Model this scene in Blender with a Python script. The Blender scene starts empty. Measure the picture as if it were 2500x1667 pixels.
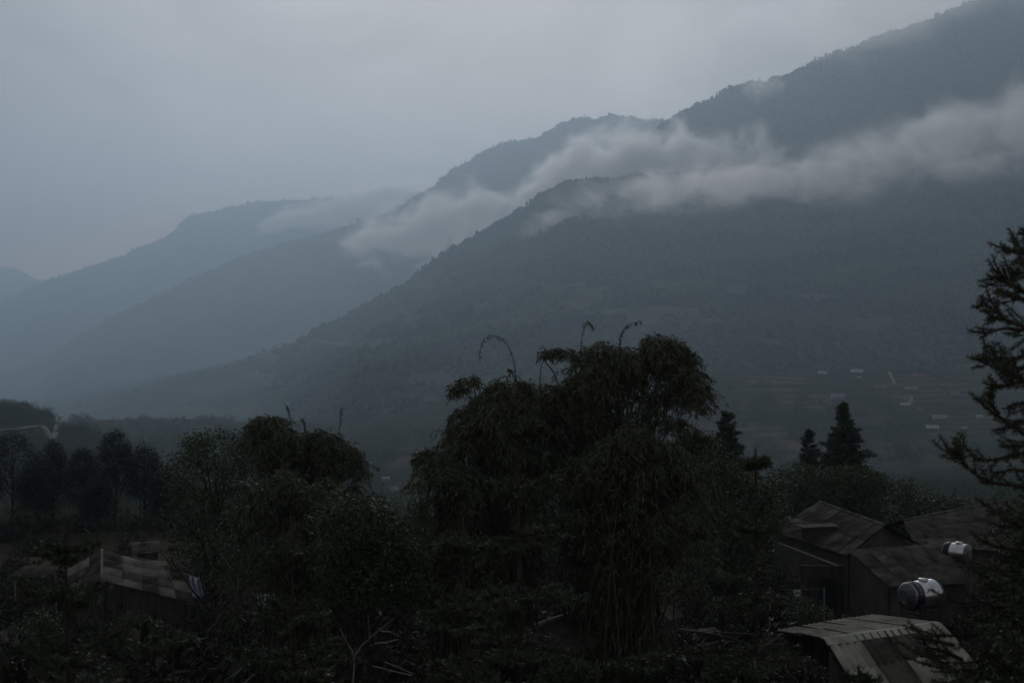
import bpy, math, random
import numpy as np
from mathutils import Vector, Matrix

C = bpy.context.scene.collection
scene = bpy.context.scene
RNG = np.random.default_rng(7)
random.seed(7)
R = math.radians

# ------------------------------------------------------------------ camera
F = 3472.0                      # focal length in photo pixels (50 mm on 36 mm, photo 2500 px wide)
PITCH = math.atan((833.5 - 700.0) / F)
cam_data = bpy.data.cameras.new('camera')
cam = bpy.data.objects.new('camera', cam_data)
C.objects.link(cam)
scene.camera = cam
cam.location = (0, 0, 0)
cam.rotation_euler = (R(90) - PITCH, 0, 0)
cam_data.lens = 50
cam_data.sensor_width = 36
cam_data.clip_start = 0.1
cam_data.clip_end = 40000
cam_data.dof.use_dof = True
cam_data.dof.focus_distance = 60
cam_data.dof.aperture_fstop = 4.0

# ------------------------------------------------------------------ world: dusk overcast over a low sun
SKY = 12.5
SUN_EL, SUN_AZ = R(14), R(-1)    # the brightest part of the cloud deck, behind the range
world = bpy.data.worlds.new('World')
scene.world = world
world.use_nodes = True
wn, wl = world.node_tree.nodes, world.node_tree.links
wn.clear()
w_out = wn.new('ShaderNodeOutputWorld')
w_bg = wn.new('ShaderNodeBackground')
w_bg.inputs['Strength'].default_value = 0.1
sky = wn.new('ShaderNodeTexSky')
sky.sky_type = 'NISHITA'
sky.sun_disc = False
sky.sun_elevation = SUN_EL
sky.sun_rotation = SUN_AZ
sky.air_density = 1.5
sky.dust_density = 3.0
tc = wn.new('ShaderNodeTexCoord')
def wmath(op, a, b=None, clamp=False):
    n = wn.new('ShaderNodeMath'); n.operation = op; n.use_clamp = clamp
    for i, v in enumerate((a, b)):
        if v is None: continue
        if isinstance(v, (int, float)): n.inputs[i].default_value = v
        else: wl.new(v, n.inputs[i])
    return n.outputs[0]
sd = Vector((math.sin(SUN_AZ) * math.cos(SUN_EL), math.cos(SUN_AZ) * math.cos(SUN_EL), math.sin(SUN_EL)))
dot = wn.new('ShaderNodeVectorMath'); dot.operation = 'DOT_PRODUCT'
wl.new(tc.outputs['Generated'], dot.inputs[0]); dot.inputs[1].default_value = sd
d01 = wmath('MAXIMUM', dot.outputs['Value'], 0.0)
lobe = wmath('ADD', wmath('MULTIPLY', wmath('POWER', d01, 8.0), 0.44), wmath('MULTIPLY', wmath('POWER', d01, 2.0), 0.12))
lobe = wmath('ADD', lobe, 0.315)
nz = wn.new('ShaderNodeTexNoise'); nz.inputs['Scale'].default_value = 4.6; nz.inputs['Detail'].default_value = 4.5; nz.inputs['Distortion'].default_value = 0.7
mp = wn.new('ShaderNodeMapping'); mp.inputs['Scale'].default_value = (1, 1, 2.2); mp.inputs['Location'].default_value = (0.3, 0.1, 0.2)
wl.new(tc.outputs['Generated'], mp.inputs[0]); wl.new(mp.outputs[0], nz.inputs['Vector'])
cloudv = wmath('ADD', wmath('MULTIPLY', nz.outputs[0], 1.7), 0.15)
bright = wmath('MULTIPLY', lobe, cloudv)
sep = wn.new('ShaderNodeSeparateXYZ'); wl.new(tc.outputs['Generated'], sep.inputs[0])
# colour: pale blue grey overhead, a touch of pink near the horizon
ramp = wn.new('ShaderNodeValToRGB')
wl.new(sep.outputs['Z'], ramp.inputs[0])
ramp.color_ramp.elements[0].position = 0.02; ramp.color_ramp.elements[0].color = (0.80, 0.48, 0.43, 1)
ramp.color_ramp.elements[1].position = 0.22; ramp.color_ramp.elements[1].color = (0.46, 0.476, 0.508, 1)
e = ramp.color_ramp.elements.new(0.10); e.color = (0.54, 0.475, 0.495, 1)
vm = wn.new('ShaderNodeVectorMath'); vm.operation = 'SCALE'
wl.new(ramp.outputs[0], vm.inputs[0]); wl.new(wmath('MULTIPLY', bright, SKY), vm.inputs['Scale'])
mix = wn.new('ShaderNodeMix'); mix.data_type = 'RGBA'; mix.inputs['Factor'].default_value = 0.97
wl.new(sky.outputs[0], mix.inputs[6]); wl.new(vm.outputs[0], mix.inputs[7])
wl.new(mix.outputs[2], w_bg.inputs['Color']); wl.new(w_bg.outputs[0], w_out.inputs['Surface'])

# very weak, very soft sun behind the cloud deck
sun_data = bpy.data.lights.new('sun', 'SUN')
sun = bpy.data.objects.new('sun', sun_data)
C.objects.link(sun)
sun_data.energy = 0.8
sun_data.angle = R(30)
sun_data.color = (1.0, 0.95, 0.9)
sun.rotation_euler = (-sd).to_track_quat('-Z', 'Y').to_euler()

scene.view_settings.view_transform = 'Standard'
scene.view_settings.look = 'None'
scene.view_settings.exposure = 0
scene.view_settings.gamma = 1
scene.view_settings.use_curve_mapping = False
scene.cycles.use_denoising = True
scene.cycles.max_bounces = 8
scene.cycles.diffuse_bounces = 2
scene.cycles.glossy_bounces = 2
scene.cycles.transmission_bounces = 2
scene.cycles.volume_bounces = 8
scene.cycles.transparent_max_bounces = 8
scene.cycles.volume_max_steps = 256
scene.cycles.use_adaptive_sampling = True
scene.cycles.adaptive_threshold = 0.02

# ------------------------------------------------------------------ helpers
CP, SP = math.cos(PITCH), math.sin(PITCH)
def pt(px, py, d):
    """point seen at photo pixel (px, py) on the vertical plane y = d metres ahead"""
    u = (px - 1250.0) / F; v = (833.5 - py) / F
    yy = CP + v * SP; zz = -SP + v * CP
    return Vector((u / yy * d, d, zz / yy * d))
def elev(py):
    v = (833.5 - np.asarray(py, float)) / F
    return (-SP + v * CP) / (CP + v * SP)
def proj(x, y, z):
    """photo pixel of world points (numpy)"""
    a = y * CP - z * SP; b = y * SP + z * CP
    return 1250 + F * x / a, 833.5 - F * b / a

def link(o, parent=None):
    C.objects.link(o)
    if parent: o.parent = parent
    return o
def tag(o, label=None, cat=None, group=None, kind=None):
    if label: o['label'] = label
    if cat: o['category'] = cat
    if group: o['group'] = group
    if kind: o['kind'] = kind
    return o
def empty(name, loc=(0, 0, 0), rz=0):
    o = bpy.data.objects.new(name, None); C.objects.link(o)
    o.location = loc; o.rotation_euler = (0, 0, rz); o.empty_display_size = 0.3
    return o
def np_mesh(name, verts, faces, mats=(), smooth=False, mat_idx=None):
    """faces: list of int arrays (n,3) / (n,4)"""
    verts = np.asarray(verts, np.float32).reshape(-1, 3)
    if isinstance(faces, np.ndarray): faces = [faces]
    faces = [np.asarray(f, np.int32) for f in faces if len(f)]
    me = bpy.data.meshes.new(name)
    me.vertices.add(len(verts)); me.vertices.foreach_set('co', verts.ravel())
    nl = sum(f.size for f in faces); npoly = sum(len(f) for f in faces)
    me.loops.add(nl); me.polygons.add(npoly)
    me.loops.foreach_set('vertex_index', np.concatenate([f.ravel() for f in faces]))
    tot = np.concatenate([np.full(len(f), f.shape[1], np.int32) for f in faces])
    start = np.concatenate([[0], np.cumsum(tot)[:-1]]).astype(np.int32)
    me.polygons.foreach_set('loop_start', start)
    me.polygons.foreach_set('loop_total', tot)
    if smooth: me.polygons.foreach_set('use_smooth', np.ones(npoly, bool))
    if mat_idx is not None: me.polygons.foreach_set('material_index', np.asarray(mat_idx, np.int32))
    for m in mats: me.materials.append(m)
    me.update(calc_edges=True); me.validate()
    return me
def np_obj(name, verts, faces, mat, parent=None, smooth=False):
    return link(bpy.data.objects.new(name, np_mesh(name, verts, faces, [mat], smooth)), parent)

class MB:
    """collects boxes, tubes, sheets, then builds one mesh"""
    def __init__(s): s.v = []; s.f = []
    def add(s, verts, faces):
        o = len(s.v); s.v += [tuple(p) for p in verts]; s.f += [tuple(i + o for i in f) for f in faces]; return s
    def box(s, c, size, rz=0, M=None):
        x, y, z = (q / 2 for q in size); c = Vector(c)
        vs = [Vector((a * x, b * y, d * z)) for a in (-1, 1) for b in (-1, 1) for d in (-1, 1)]
        rot = M if M is not None else Matrix.Rotation(rz, 3, 'Z')
        return s.add([rot @ v + c for v in vs], [(0, 1, 3, 2), (4, 6, 7, 5), (0, 4, 5, 1), (2, 3, 7, 6), (0, 2, 6, 4), (1, 5, 7, 3)])
    def tube(s, pts, rads, n=6, cap=True):
        pts = [Vector(p) for p in pts]; base = len(s.v); up0 = None
        if isinstance(rads, (int, float)): rads = [rads] * len(pts)
        for i, p in enumerate(pts):
            t = (pts[min(i + 1, len(pts) - 1)] - pts[max(i - 1, 0)]).normalized()
            a = Vector((0, 0, 1)) if abs(t.z) < .9 else Vector((1, 0, 0))
            if up0 is not None: a = up0
            b1 = t.cross(a).normalized(); b2 = b1.cross(t).normalized(); up0 = b2
            for k in range(n):
                an = 2 * math.pi * k / n
                s.v.append(tuple(p + (b1 * math.cos(an) + b2 * math.sin(an)) * rads[i]))
        for i in range(len(pts) - 1):
            for k in range(n):
                a = base + i * n + k; b = base + i * n + (k + 1) % n
                s.f.append((a, b, b + n, a + n))
        if cap:
            s.f.append(tuple(base + k for k in range(n))[::-1])
            s.f.append(tuple(base + (len(pts) - 1) * n + k for k in range(n)))
        return s
    def mesh(s, name, mat, smooth=False):
        me = bpy.data.meshes.new(name); me.from_pydata(s.v, [], s.f); me.materials.append(mat)
        if smooth: me.polygons.foreach_set('use_smooth', np.ones(len(s.f), bool))
        me.update(); return me
    def build(s, name, mat, parent=None, smooth=False):
        return link(bpy.data.objects.new(name, s.mesh(name, mat, smooth)), parent)

# value noise in numpy
def _hash(ix, iy, seed):
    h = (ix.astype(np.int64) * 374761393 + iy.astype(np.int64) * 668265263 + seed * 1442695041) & 0xffffffff
    h = ((h ^ (h >> 13)) * 1274126177) & 0xffffffff
    return ((h ^ (h >> 16)) & 0xffff) / 65535.0
def vnoise(x, y, seed=0):
    ix = np.floor(x); iy = np.floor(y); fx = x - ix; fy = y - iy
    fx = fx * fx * (3 - 2 * fx); fy = fy * fy * (3 - 2 * fy)
    a = _hash(ix, iy, seed); b = _hash(ix + 1, iy, seed); c = _hash(ix, iy + 1, seed); d = _hash(ix + 1, iy + 1, seed)
    return (a * (1 - fx) + b * fx) * (1 - fy) + (c * (1 - fx) + d * fx) * fy
def fbm(x, y, oct=4, seed=0, ridged=False):
    s = 0; a = 1; t = 0
    for o in range(oct):
        n = vnoise(x, y, seed + o * 17)
        if ridged: n = 1 - abs(2 * n - 1)
        s = s + a * n; t += a; a *= 0.5; x = x * 2.03 + 11.3; y = y * 2.03 + 5.7
    return s / t
def sstep(a, b, x):
    t = np.clip((x - a) / (b - a), 0, 1); return t * t * (3 - 2 * t)

# ------------------------------------------------------------------ materials
def mat_new(name):
    m = bpy.data.materials.new(name); m.use_nodes = True
    return m, m.node_tree.nodes, m.node_tree.links, m.node_tree.nodes['Principled BSDF']
def noise_mat(name, c1, c2, scale=3.0, rough=0.8, detail=5, metallic=0.0, bump=0.0, bump_scale=None, coord='Object', stretch=(1, 1, 1), spec=0.3, c3=None):
    m, n, l, b = mat_new(name)
    t = n.new('ShaderNodeTexCoord'); mp = n.new('ShaderNodeMapping'); mp.inputs['Scale'].default_value = stretch
    l.new(t.outputs[coord], mp.inputs[0])
    x = n.new('ShaderNodeTexNoise'); x.inputs['Scale'].default_value = scale; x.inputs['Detail'].default_value = detail
    l.new(mp.outputs[0], x.inputs['Vector'])
    r = n.new('ShaderNodeValToRGB'); l.new(x.outputs[0], r.inputs[0])
    r.color_ramp.elements[0].position = 0.35; r.color_ramp.elements[0].color = (*c1, 1)
    r.color_ramp.elements[1].position = 0.68; r.color_ramp.elements[1].color = (*c2, 1)
    if c3: e = r.color_ramp.elements.new(0.78); e.color = (*c3, 1)
    l.new(r.outputs[0], b.inputs['Base Color'])
    b.inputs['Roughness'].default_value = rough; b.inputs['Metallic'].default_value = metallic
    b.inputs['Specular IOR Level'].default_value = spec
    if bump:
        x2 = n.new('ShaderNodeTexNoise'); x2.inputs['Scale'].default_value = bump_scale or scale * 4; x2.inputs['Detail'].default_value = 6
        l.new(mp.outputs[0], x2.inputs['Vector'])
        bp = n.new('ShaderNodeBump'); bp.inputs['Strength'].default_value = bump; bp.inputs['Distance'].default_value = 0.05
        l.new(x2.outputs[0], bp.inputs['Height']); l.new(bp.outputs[0], b.inputs['Normal'])
    return m
def leaf_mat(name, c1, c2, rough=0.5):
    """each leaf cluster its own green: random per mesh island"""
    m, n, l, b = mat_new(name)
    g = n.new('ShaderNodeNewGeometry'); r = n.new('ShaderNodeValToRGB')
    l.new(g.outputs['Random Per Island'], r.inputs[0])
    r.color_ramp.elements[0].color = (*c1, 1); r.color_ramp.elements[1].color = (*c2, 1)
    l.new(r.outputs[0], b.inputs['Base Color'])
    b.inputs['Roughness'].default_value = rough; b.inputs['Specular IOR Level'].default_value = 0.25
    return m
def terrain_mat(name, forest1, forest2, field, sc):
    m, n, l, b = mat_new(name)
    t = n.new('ShaderNodeTexCoord')
    x = n.new('ShaderNodeTexNoise'); x.inputs['Scale'].default_value = sc; x.inputs['Detail'].default_value = 8; x.inputs['Roughness'].default_value = 0.65
    l.new(t.outputs['Object'], x.inputs['Vector'])
    r = n.new('ShaderNodeValToRGB'); l.new(x.outputs[0], r.inputs[0])
    r.color_ramp.elements[0].position = 0.35; r.color_ramp.elements[0].color = (*forest1, 1)
    r.color_ramp.elements[1].position = 0.65; r.color_ramp.elements[1].color = (*forest2, 1)
    a = n.new('ShaderNodeAttribute'); a.attribute_name = 'cleared'
    mx = n.new('ShaderNodeMix'); mx.data_type = 'RGBA'
    x2 = n.new('ShaderNodeTexNoise'); x2.inputs['Scale'].default_value = sc * 3; x2.inputs['Detail'].default_value = 5
    l.new(t.outputs['Object'], x2.inputs['Vector'])
    r2 = n.new('ShaderNodeValToRGB'); l.new(x2.outputs[0], r2.inputs[0])
    r2.color_ramp.elements[0].position = 0.3; r2.color_ramp.elements[0].color = (*[c * 0.6 for c in field], 1)
    r2.color_ramp.elements[1].position = 0.7; r2.color_ramp.elements[1].color = (*field, 1)
    l.new(a.outputs['Fac'], mx.inputs['Factor']); l.new(r.outputs[0], mx.inputs[6]); l.new(r2.outputs[0], mx.inputs[7])
    l.new(mx.outputs[2], b.inputs['Base Color']); b.inputs['Roughness'].default_value = 1; b.inputs['Specular IOR Level'].default_value = 0
    return m

M_MOUNT = terrain_mat('mountain_forest', (0.020, 0.026, 0.020), (0.045, 0.052, 0.034), (0.105, 0.10, 0.068), 0.01)
M_GROUND = terrain_mat('valley_ground', (0.026, 0.030, 0.018), (0.055, 0.052, 0.036), (0.13, 0.105, 0.08), 0.03)
M_CROWN = leaf_mat('far_crown', (0.026, 0.036, 0.024), (0.036, 0.044, 0.028), 0.9)

# ------------------------------------------------------------------ terrain
def seg_mask(px, py, x0, y0, x1, y1, w, soft=0.4):
    dx, dy = x1 - x0, y1 - y0
    t = np.clip(((px - x0) * dx + (py - y0) * dy) / (dx * dx + dy * dy), 0, 1)
    d = np.hypot(px - x0 - t * dx, py - y0 - t * dy)
    return 1 - sstep(w * (1 - soft), w * (1 + soft), d)

def grid_obj(name, us, ys, zfun, mat, clearf, kind='structure'):
    U, Y = np.meshgrid(us, ys); X = U * Y
    Z = zfun(U, Y, X)
    V = np.stack([X, Y, Z], -1).reshape(-1, 3)
    nr, nc = U.shape
    idx = np.arange(nr * nc).reshape(nr, nc)
    Fq = np.stack([idx[:-1, :-1], idx[:-1, 1:], idx[1:, 1:], idx[1:, :-1]], -1).reshape(-1, 4)
    o = np_obj(name, V, Fq, mat, smooth=True)
    px, py = proj(X, Y, Z)
    cl = clearf(px, py, X, Y)
    at = o.data.attributes.new('cleared', 'FLOAT', 'POINT'); at.data.foreach_set('value', cl.astype(np.float32).ravel())
    tag(o, kind=kind)
    return o, X, Y, Z, cl

# --- mountains, from the crest line seen in the photograph: (px, py) pairs and the distance of the crest
def crest(pts):
    a = np.array(pts, float); return a[:, 0], a[:, 1]
def mountain(name, pts, dist, run, back, base_z, ncol, nrow, seed, amp, k_low, diag, u0, u1, clearf, crest_noise=6.0):
    cx, cy = crest(pts)
    def D(u):   # crest distance wanders a little so that the ridge is no straight wall
        return dist[0] + (dist[1] - dist[0]) * np.clip((u - u0) / (u1 - u0), 0, 1) + 160 * (vnoise(u * 14 + seed, u * 0 + 3.1, seed) - 0.5) * dist[0] / 3000
    us = np.linspace(u0, u1, ncol)
    T = np.concatenate([-(np.linspace(1, 0, nrow // 6, endpoint=False) ** 1.5) , np.linspace(0, 1, nrow) ** 1.25])   # <0 behind, >0 front
    U, TT = np.meshgrid(us, T)
    DC = D(U)
    Y = np.where(TT < 0, DC - TT * back, DC - TT * run)
    X = U * Y
    zc = elev(np.interp(1250 + U * F, cx, cy)) * DC
    s = np.clip(TT, 0, 1)
    zc = zc + crest_noise * (fbm(X / 45, Y / 400, 3, seed + 5) - 0.5) * 2
    base_z = np.minimum(base_z, zc - 60)
    tot = zc - base_z
    fall = (s * (1.55 - 0.55 * s)) * k_low + (1 - k_low) * s
    Z = zc - tot * np.where(TT < 0, -TT * 0.9, fall)
    # ravines running down slope, diagonal to the left
    q = 1 / (dist[0] * 0.11)
    xr = (X - diag * (DC - Y)) * q
    rav = fbm(xr * 1.0, (DC - Y) * q * 0.22, 4, seed, True) - 0.90
    rav2 = fbm(xr * 3.1 + 9, (DC - Y) * q * 0.9, 3, seed + 40, True) - 0.72
    Z = Z + (amp * rav + amp * 0.35 * rav2) * sstep(0.0, 0.22, s) * (1 - 0.4 * s)
    V = np.stack([X, Y, Z], -1).reshape(-1, 3)
    nr, nc = U.shape; idx = np.arange(nr * nc).reshape(nr, nc)
    Fq = np.stack([idx[:-1, :-1], idx[1:, :-1], idx[1:, 1:], idx[:-1, 1:]], -1).reshape(-1, 4)
    o = np_obj(name, V, Fq, M_MOUNT, smooth=True)
    px, py = proj(X, Y, Z)
    cl = clearf(px, py, X, Y)
    at = o.data.attributes.new('cleared', 'FLOAT', 'POINT'); at.data.foreach_set('value', cl.astype(np.float32).ravel())
    tag(o, kind='structure')
    return o, X, Y, Z, cl, TT

def clear_front(px, py, X, Y):
    m = seg_mask(px, py, 872, 1083, 971, 1031, 7)
    m = np.maximum(m, seg_mask(px, py, 995, 1022, 1040, 1012, 8))
    m = np.maximum(m, 0.5 * seg_mask(px, py, 1060, 1005, 1130, 985, 5))
    m = np.maximum(m, 0.5 * seg_mask(px, py, 1075, 860, 1120, 838, 7))
    m = np.maximum(m, 0.35 * seg_mask(px, py, 985, 800, 1200, 790, 6))
    for x0, y0, x1, y1, w in ((1700, 690, 1750, 680, 5), (1940, 730, 1990, 700, 4), (1380, 870, 1450, 850, 5), (2060, 640, 2120, 655, 4), (1480, 760, 1560, 745, 4), (1900, 640, 1960, 620, 5), (1170, 930, 1240, 905, 5)):
        m = np.maximum(m, 0.3 * seg_mask(px, py, x0, y0, x1, y1, w))
    n = fbm(px / 90, py / 28, 4, 91)
    return np.clip(m * (0.5 + n) + 0.8 * sstep(0.50, 0.58, n) * sstep(600, 800, py) * sstep(0.42, 0.55, fbm(px / 260, py / 120, 3, 33)), 0, 1)
def clear_mid(px, py, X, Y):
    n = fbm(px / 30, py / 10, 3, 19)
    m = seg_mask(px, py, 590, 920, 650, 918, 22, 0.25) * (0.55 + 0.45 * np.sin(py * 0.9))
    m = np.maximum(m, 0.35 * seg_mask(px, py, 420, 930, 620, 955, 8) * n * 2)
    return np.clip(m, 0, 1)
def clear_none(px, py, X, Y): return 0 * px

UL, UR = -0.52, 0.52
PL, PR = 1250 + UL * F, 1250 + UR * F
m1 = mountain('mountain', [(PL, 1110), (0, 1045), (300, 965), (560, 893), (690, 845), (850, 776), (990, 690), (1063, 640), (1110, 605), (1170, 575), (1225, 540), (1275, 515), (1320, 480), (1380, 445), (1500, 438), (1900, 405), (2500, 345), (PR, 250)],
              (3500, 3800), 2350, 1200, -125, 760, 300, 3, 62, 0.45, 0.55, UL, UR, clear_front)
m2 = mountain('mountain', [(PL, 1400), (800, 950), (1100, 720), (1300, 560), (1500, 400), (1580, 345), (1600, 315), (1612, 300), (1640, 288), (1695, 258), (1745, 238), (1775, 214), (1800, 206), (1870, 197), (1905, 188), (1985, 150), (2050, 125), (2110, 102), (2180, 76), (2285, 40), (2400, -8), (2500, -45), (2750, -110), (PR, -130)],
              (5000, 4900), 2000, 1500, -150, 640, 200, 11, 120, 0.3, 0.4, UL, UR, clear_none, 7.0)
m3 = mountain('mountain', [(PL, 1130), (0, 925), (95, 893), (190, 818), (320, 755), (455, 692), (595, 627), (745, 585), (915, 537), (980, 505), (1060, 457), (1105, 418), (1125, 410), (1180, 372), (1255, 345), (1310, 341), (1370, 303), (1400, 293), (1425, 288), (1447, 296), (1475, 288), (1510, 282), (1570, 293), (1620, 298), (1700, 320), (1900, 400), (PR, 500)],
              (7500, 7400), 3000, 2000, -420, 820, 260, 23, 150, 0.35, 0.6, UL, UR, clear_mid, 8.0)
m4 = mountain('mountain', [(PL, 800), (0, 738), (117, 686), (212, 655), (320, 617), (425, 570), (440, 545), (475, 525), (530, 515), (625, 495), (745, 488), (880, 478), (1000, 470), (1300, 480), (PR, 520)],
              (11000, 11000), 3200, 1500, -600, 600, 160, 37, 220, 0.3, 0.5, UL, UR, clear_none, 11.0)
m5 = mountain('mountain', [(PL, 620), (-60, 640), (0, 648), (40, 655), (80, 675), (120, 690), (200, 720), (400, 800), (PR, 900)],
              (14500, 14500), 2500, 1200, -400, 300, 60, 53, 200, 0.3, 0.3, UL, 0.2, clear_none, 14.0)

# --- ground: one sheet from the camera's hillside down across the valley and on under the mountains
GY = np.array([-40, 0, 6, 15, 30, 46, 60, 80, 100, 120, 160, 300, 450, 600, 700, 850, 1000, 1350, 1600, 2300, 16000.])
GZ = np.array([3, -1.75, -4.2, -8.0, -10.8, -13.2, -14.8, -15.8, -17.6, -21, -29, -52, -72, -90, -99, -108, -109, -80, -105, -210, -1230.])
def ground_z(x, y):
    x = np.asarray(x, float); y = np.asarray(y, float)
    z = np.interp(y, GY, GZ)
    u = x / np.maximum(y, 5)
    far = sstep(90, 500, y)
    z = z + far * 16 * (fbm(x / 170, y / 170, 3, 71) - 0.5) * sstep(0, 0.2, np.abs(u - (-0.09)) + 0.02)
    # left foothill with the road
    left = sstep(-0.22, -0.31, u) 
    z = z + 40 * np.exp(-((y - 700) / 150.0) ** 2) * sstep(0.2, 0.36, -u)
    # left side of the valley drops away
    z = z - 50 * sstep(900, 1400, y) * sstep(-0.10, 0.15, -u)
    z = z + (fbm(x / 9, y / 9, 3, 5) - 0.5) * 1.2 * sstep(8, 30, y)
    # terraces in the village fields
    tm = sstep(800, 900, y) * (1 - sstep(1320, 1380, y)) * sstep(0.10, 0.16, u)
    st = 2.4; zz = z / st; fr = zz - np.floor(zz)
    zt = (np.floor(zz) + sstep(0.70, 1.0, fr)) * st
    return z + (zt - z) * tm * 0.9
def clear_ground(px, py, X, Y):
    m = 0.75 * seg_mask(px, py, 960, 1128, 1025, 1120, 10) 
    m = np.maximum(m, 0.5 * seg_mask(px, py, 890, 1118, 930, 1130, 6))
    n = fbm(X / 60, Y / 60, 4, 15)
    u = X / np.maximum(Y, 5)
    fields = sstep(780, 900, Y) * (1 - sstep(1280, 1400, Y)) * sstep(0.12, 0.17, u) * sstep(0.36, 0.50, n)
    fields = fields * (1 - 0.5 * sstep(0.22, 0.26, u))
    zt = ground_z(X, Y) / 2.4; rf = np.abs(zt - np.round(zt))
    m = np.maximum(m, 0.95 * fields * np.where(rf > 0.1, 0.25, 1.0))
    near = (1 - sstep(60, 130, Y)) * 0.10
    grassy = np.exp(-((X + 26) / 9) ** 2 - ((Y - 84) / 14.0) ** 2) * 0.55
    return np.clip(np.maximum(np.maximum(m, near), grassy), 0, 1)
us = np.concatenate([np.linspace(-1.6, -0.52, 30, endpoint=False), np.linspace(-0.52, 0.52, 620), np.linspace(0.54, 1.6, 30)])
ys = np.concatenate([np.geomspace(3, 800, 230, endpoint=False), np.linspace(800, 1400, 300, endpoint=False), np.geomspace(1400, 14500, 60)])
g_o, gX, gY2, gZ2, gcl = grid_obj('ground', us, ys, lambda U, Y, X: ground_z(X, Y), M_GROUND, clear_ground)

# ------------------------------------------------------------------ forest: crown instances on the slopes
def crown_proto(name, seed, cone=0.0):
    rg = np.random.default_rng(seed)
    V = []; Ft = []
    for k in range(5):
        me = bpy.data.meshes.new('t')
        import bmesh
        bm = bmesh.new(); bmesh.ops.create_icosphere(bm, subdivisions=1, radius=0.5)
        c = rg.normal(0, 0.22, 3); c[2] = abs(c[2]) * 1.0 + 0.25 + k * 0.06
        vs = np.array([v.co for v in bm.verts]) * rg.uniform(0.55, 0.95) * (1 + rg.normal(0, 0.12, (len(bm.verts), 1)))
        if cone: c[:2] *= 0.35; c[2] = 0.2 + k * 0.28; vs *= (1.0 - k * 0.16); 
        o = sum(len(q) for q in V)
        V.append(vs + c); Ft.append(np.array([[v.index + o for v in f.verts] for f in bm.faces]))
        bm.free(); bpy.data.meshes.remove(me)
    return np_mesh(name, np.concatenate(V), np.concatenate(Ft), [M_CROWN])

def scatter_tree(name, protos, P, S, label, group=None):
    """one object of uncountable crowns: points carrying a size, instanced by geometry nodes"""
    n = len(P)
    me = bpy.data.meshes.new(name)
    me.vertices.add(n); me.vertices.foreach_set('co', np.asarray(P, np.float32).ravel())
    a = me.attributes.new('sc', 'FLOAT', 'POINT'); a.data.foreach_set('value', np.asarray(S, np.float32))
    a = me.attributes.new('rz', 'FLOAT', 'POINT'); a.data.foreach_set('value', RNG.uniform(0, 6.28, n).astype(np.float32))
    a = me.attributes.new('pick', 'INT', 'POINT'); a.data.foreach_set('value', RNG.integers(0, len(protos), n).astype(np.int32))
    o = link(bpy.data.objects.new(name, me))
    ng = bpy.data.node_groups.new(name + '_nodes', 'GeometryNodeTree')
    ng.interface.new_socket('Geometry', in_out='INPUT', socket_type='NodeSocketGeometry')
    ng.interface.new_socket('Geometry', in_out='OUTPUT', socket_type='NodeSocketGeometry')
    N, L = ng.nodes, ng.links
    gi = N.new('NodeGroupInput'); go = N.new('NodeGroupOutput'); join = N.new('GeometryNodeJoinGeometry')
    def attr(nm, ty):
        q = N.new('GeometryNodeInputNamedAttribute'); q.data_type = ty; q.inputs['Name'].default_value = nm
        return q.outputs[0]
    sc, rz, pk = attr('sc', 'FLOAT'), attr('rz', 'FLOAT'), attr('pick', 'INT')
    cmb = N.new('ShaderNodeCombineXYZ'); L.new(rz, cmb.inputs[2])
    for i, p in enumerate(protos):
        eq = N.new('FunctionNodeCompare'); eq.data_type = 'INT'; eq.operation = 'EQUAL'
        L.new(pk, eq.inputs[2]); eq.inputs[3].default_value = i
        ip = N.new('GeometryNodeInstanceOnPoints'); L.new(gi.outputs[0], ip.inputs['Points'])
        L.new(eq.outputs[0], ip.inputs['Selection'])
        oi = N.new('GeometryNodeObjectInfo'); oi.inputs['Object'].default_value = p
        oi.transform_space = 'ORIGINAL'; oi.inputs['As Instance'].default_value = True
        L.new(oi.outputs['Geometry'], ip.inputs['Instance'])
        L.new(cmb.outputs[0], ip.inputs['Rotation']); L.new(sc, ip.inputs['Scale'])
        L.new(ip.outputs[0], join.inputs[0])
    L.new(join.outputs[0], go.inputs[0])
    md = o.modifiers.new('scatter', 'NODES'); md.node_group = ng
    tag(o, label, 'forest', group, 'stuff')
    return o
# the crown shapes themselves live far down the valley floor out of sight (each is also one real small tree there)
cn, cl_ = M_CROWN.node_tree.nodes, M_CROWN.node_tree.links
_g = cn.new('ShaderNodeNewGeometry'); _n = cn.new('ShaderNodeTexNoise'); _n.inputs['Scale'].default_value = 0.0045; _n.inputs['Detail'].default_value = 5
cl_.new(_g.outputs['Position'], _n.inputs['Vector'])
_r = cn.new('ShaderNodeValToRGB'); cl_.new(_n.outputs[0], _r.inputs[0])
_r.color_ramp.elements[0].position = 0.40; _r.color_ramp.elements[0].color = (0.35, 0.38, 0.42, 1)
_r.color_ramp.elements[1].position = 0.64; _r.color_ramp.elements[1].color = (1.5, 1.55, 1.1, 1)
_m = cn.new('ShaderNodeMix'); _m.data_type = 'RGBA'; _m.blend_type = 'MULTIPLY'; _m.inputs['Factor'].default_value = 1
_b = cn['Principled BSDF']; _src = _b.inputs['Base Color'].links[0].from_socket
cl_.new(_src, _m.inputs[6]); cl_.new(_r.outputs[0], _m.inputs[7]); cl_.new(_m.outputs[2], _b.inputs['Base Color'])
PROTO = []
for i in range(4):
    p = bpy.data.objects.new('forest_tree', crown_proto('forest_tree', 100 + i, cone=(i == 3)))
    PROTO.append(p)

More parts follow.
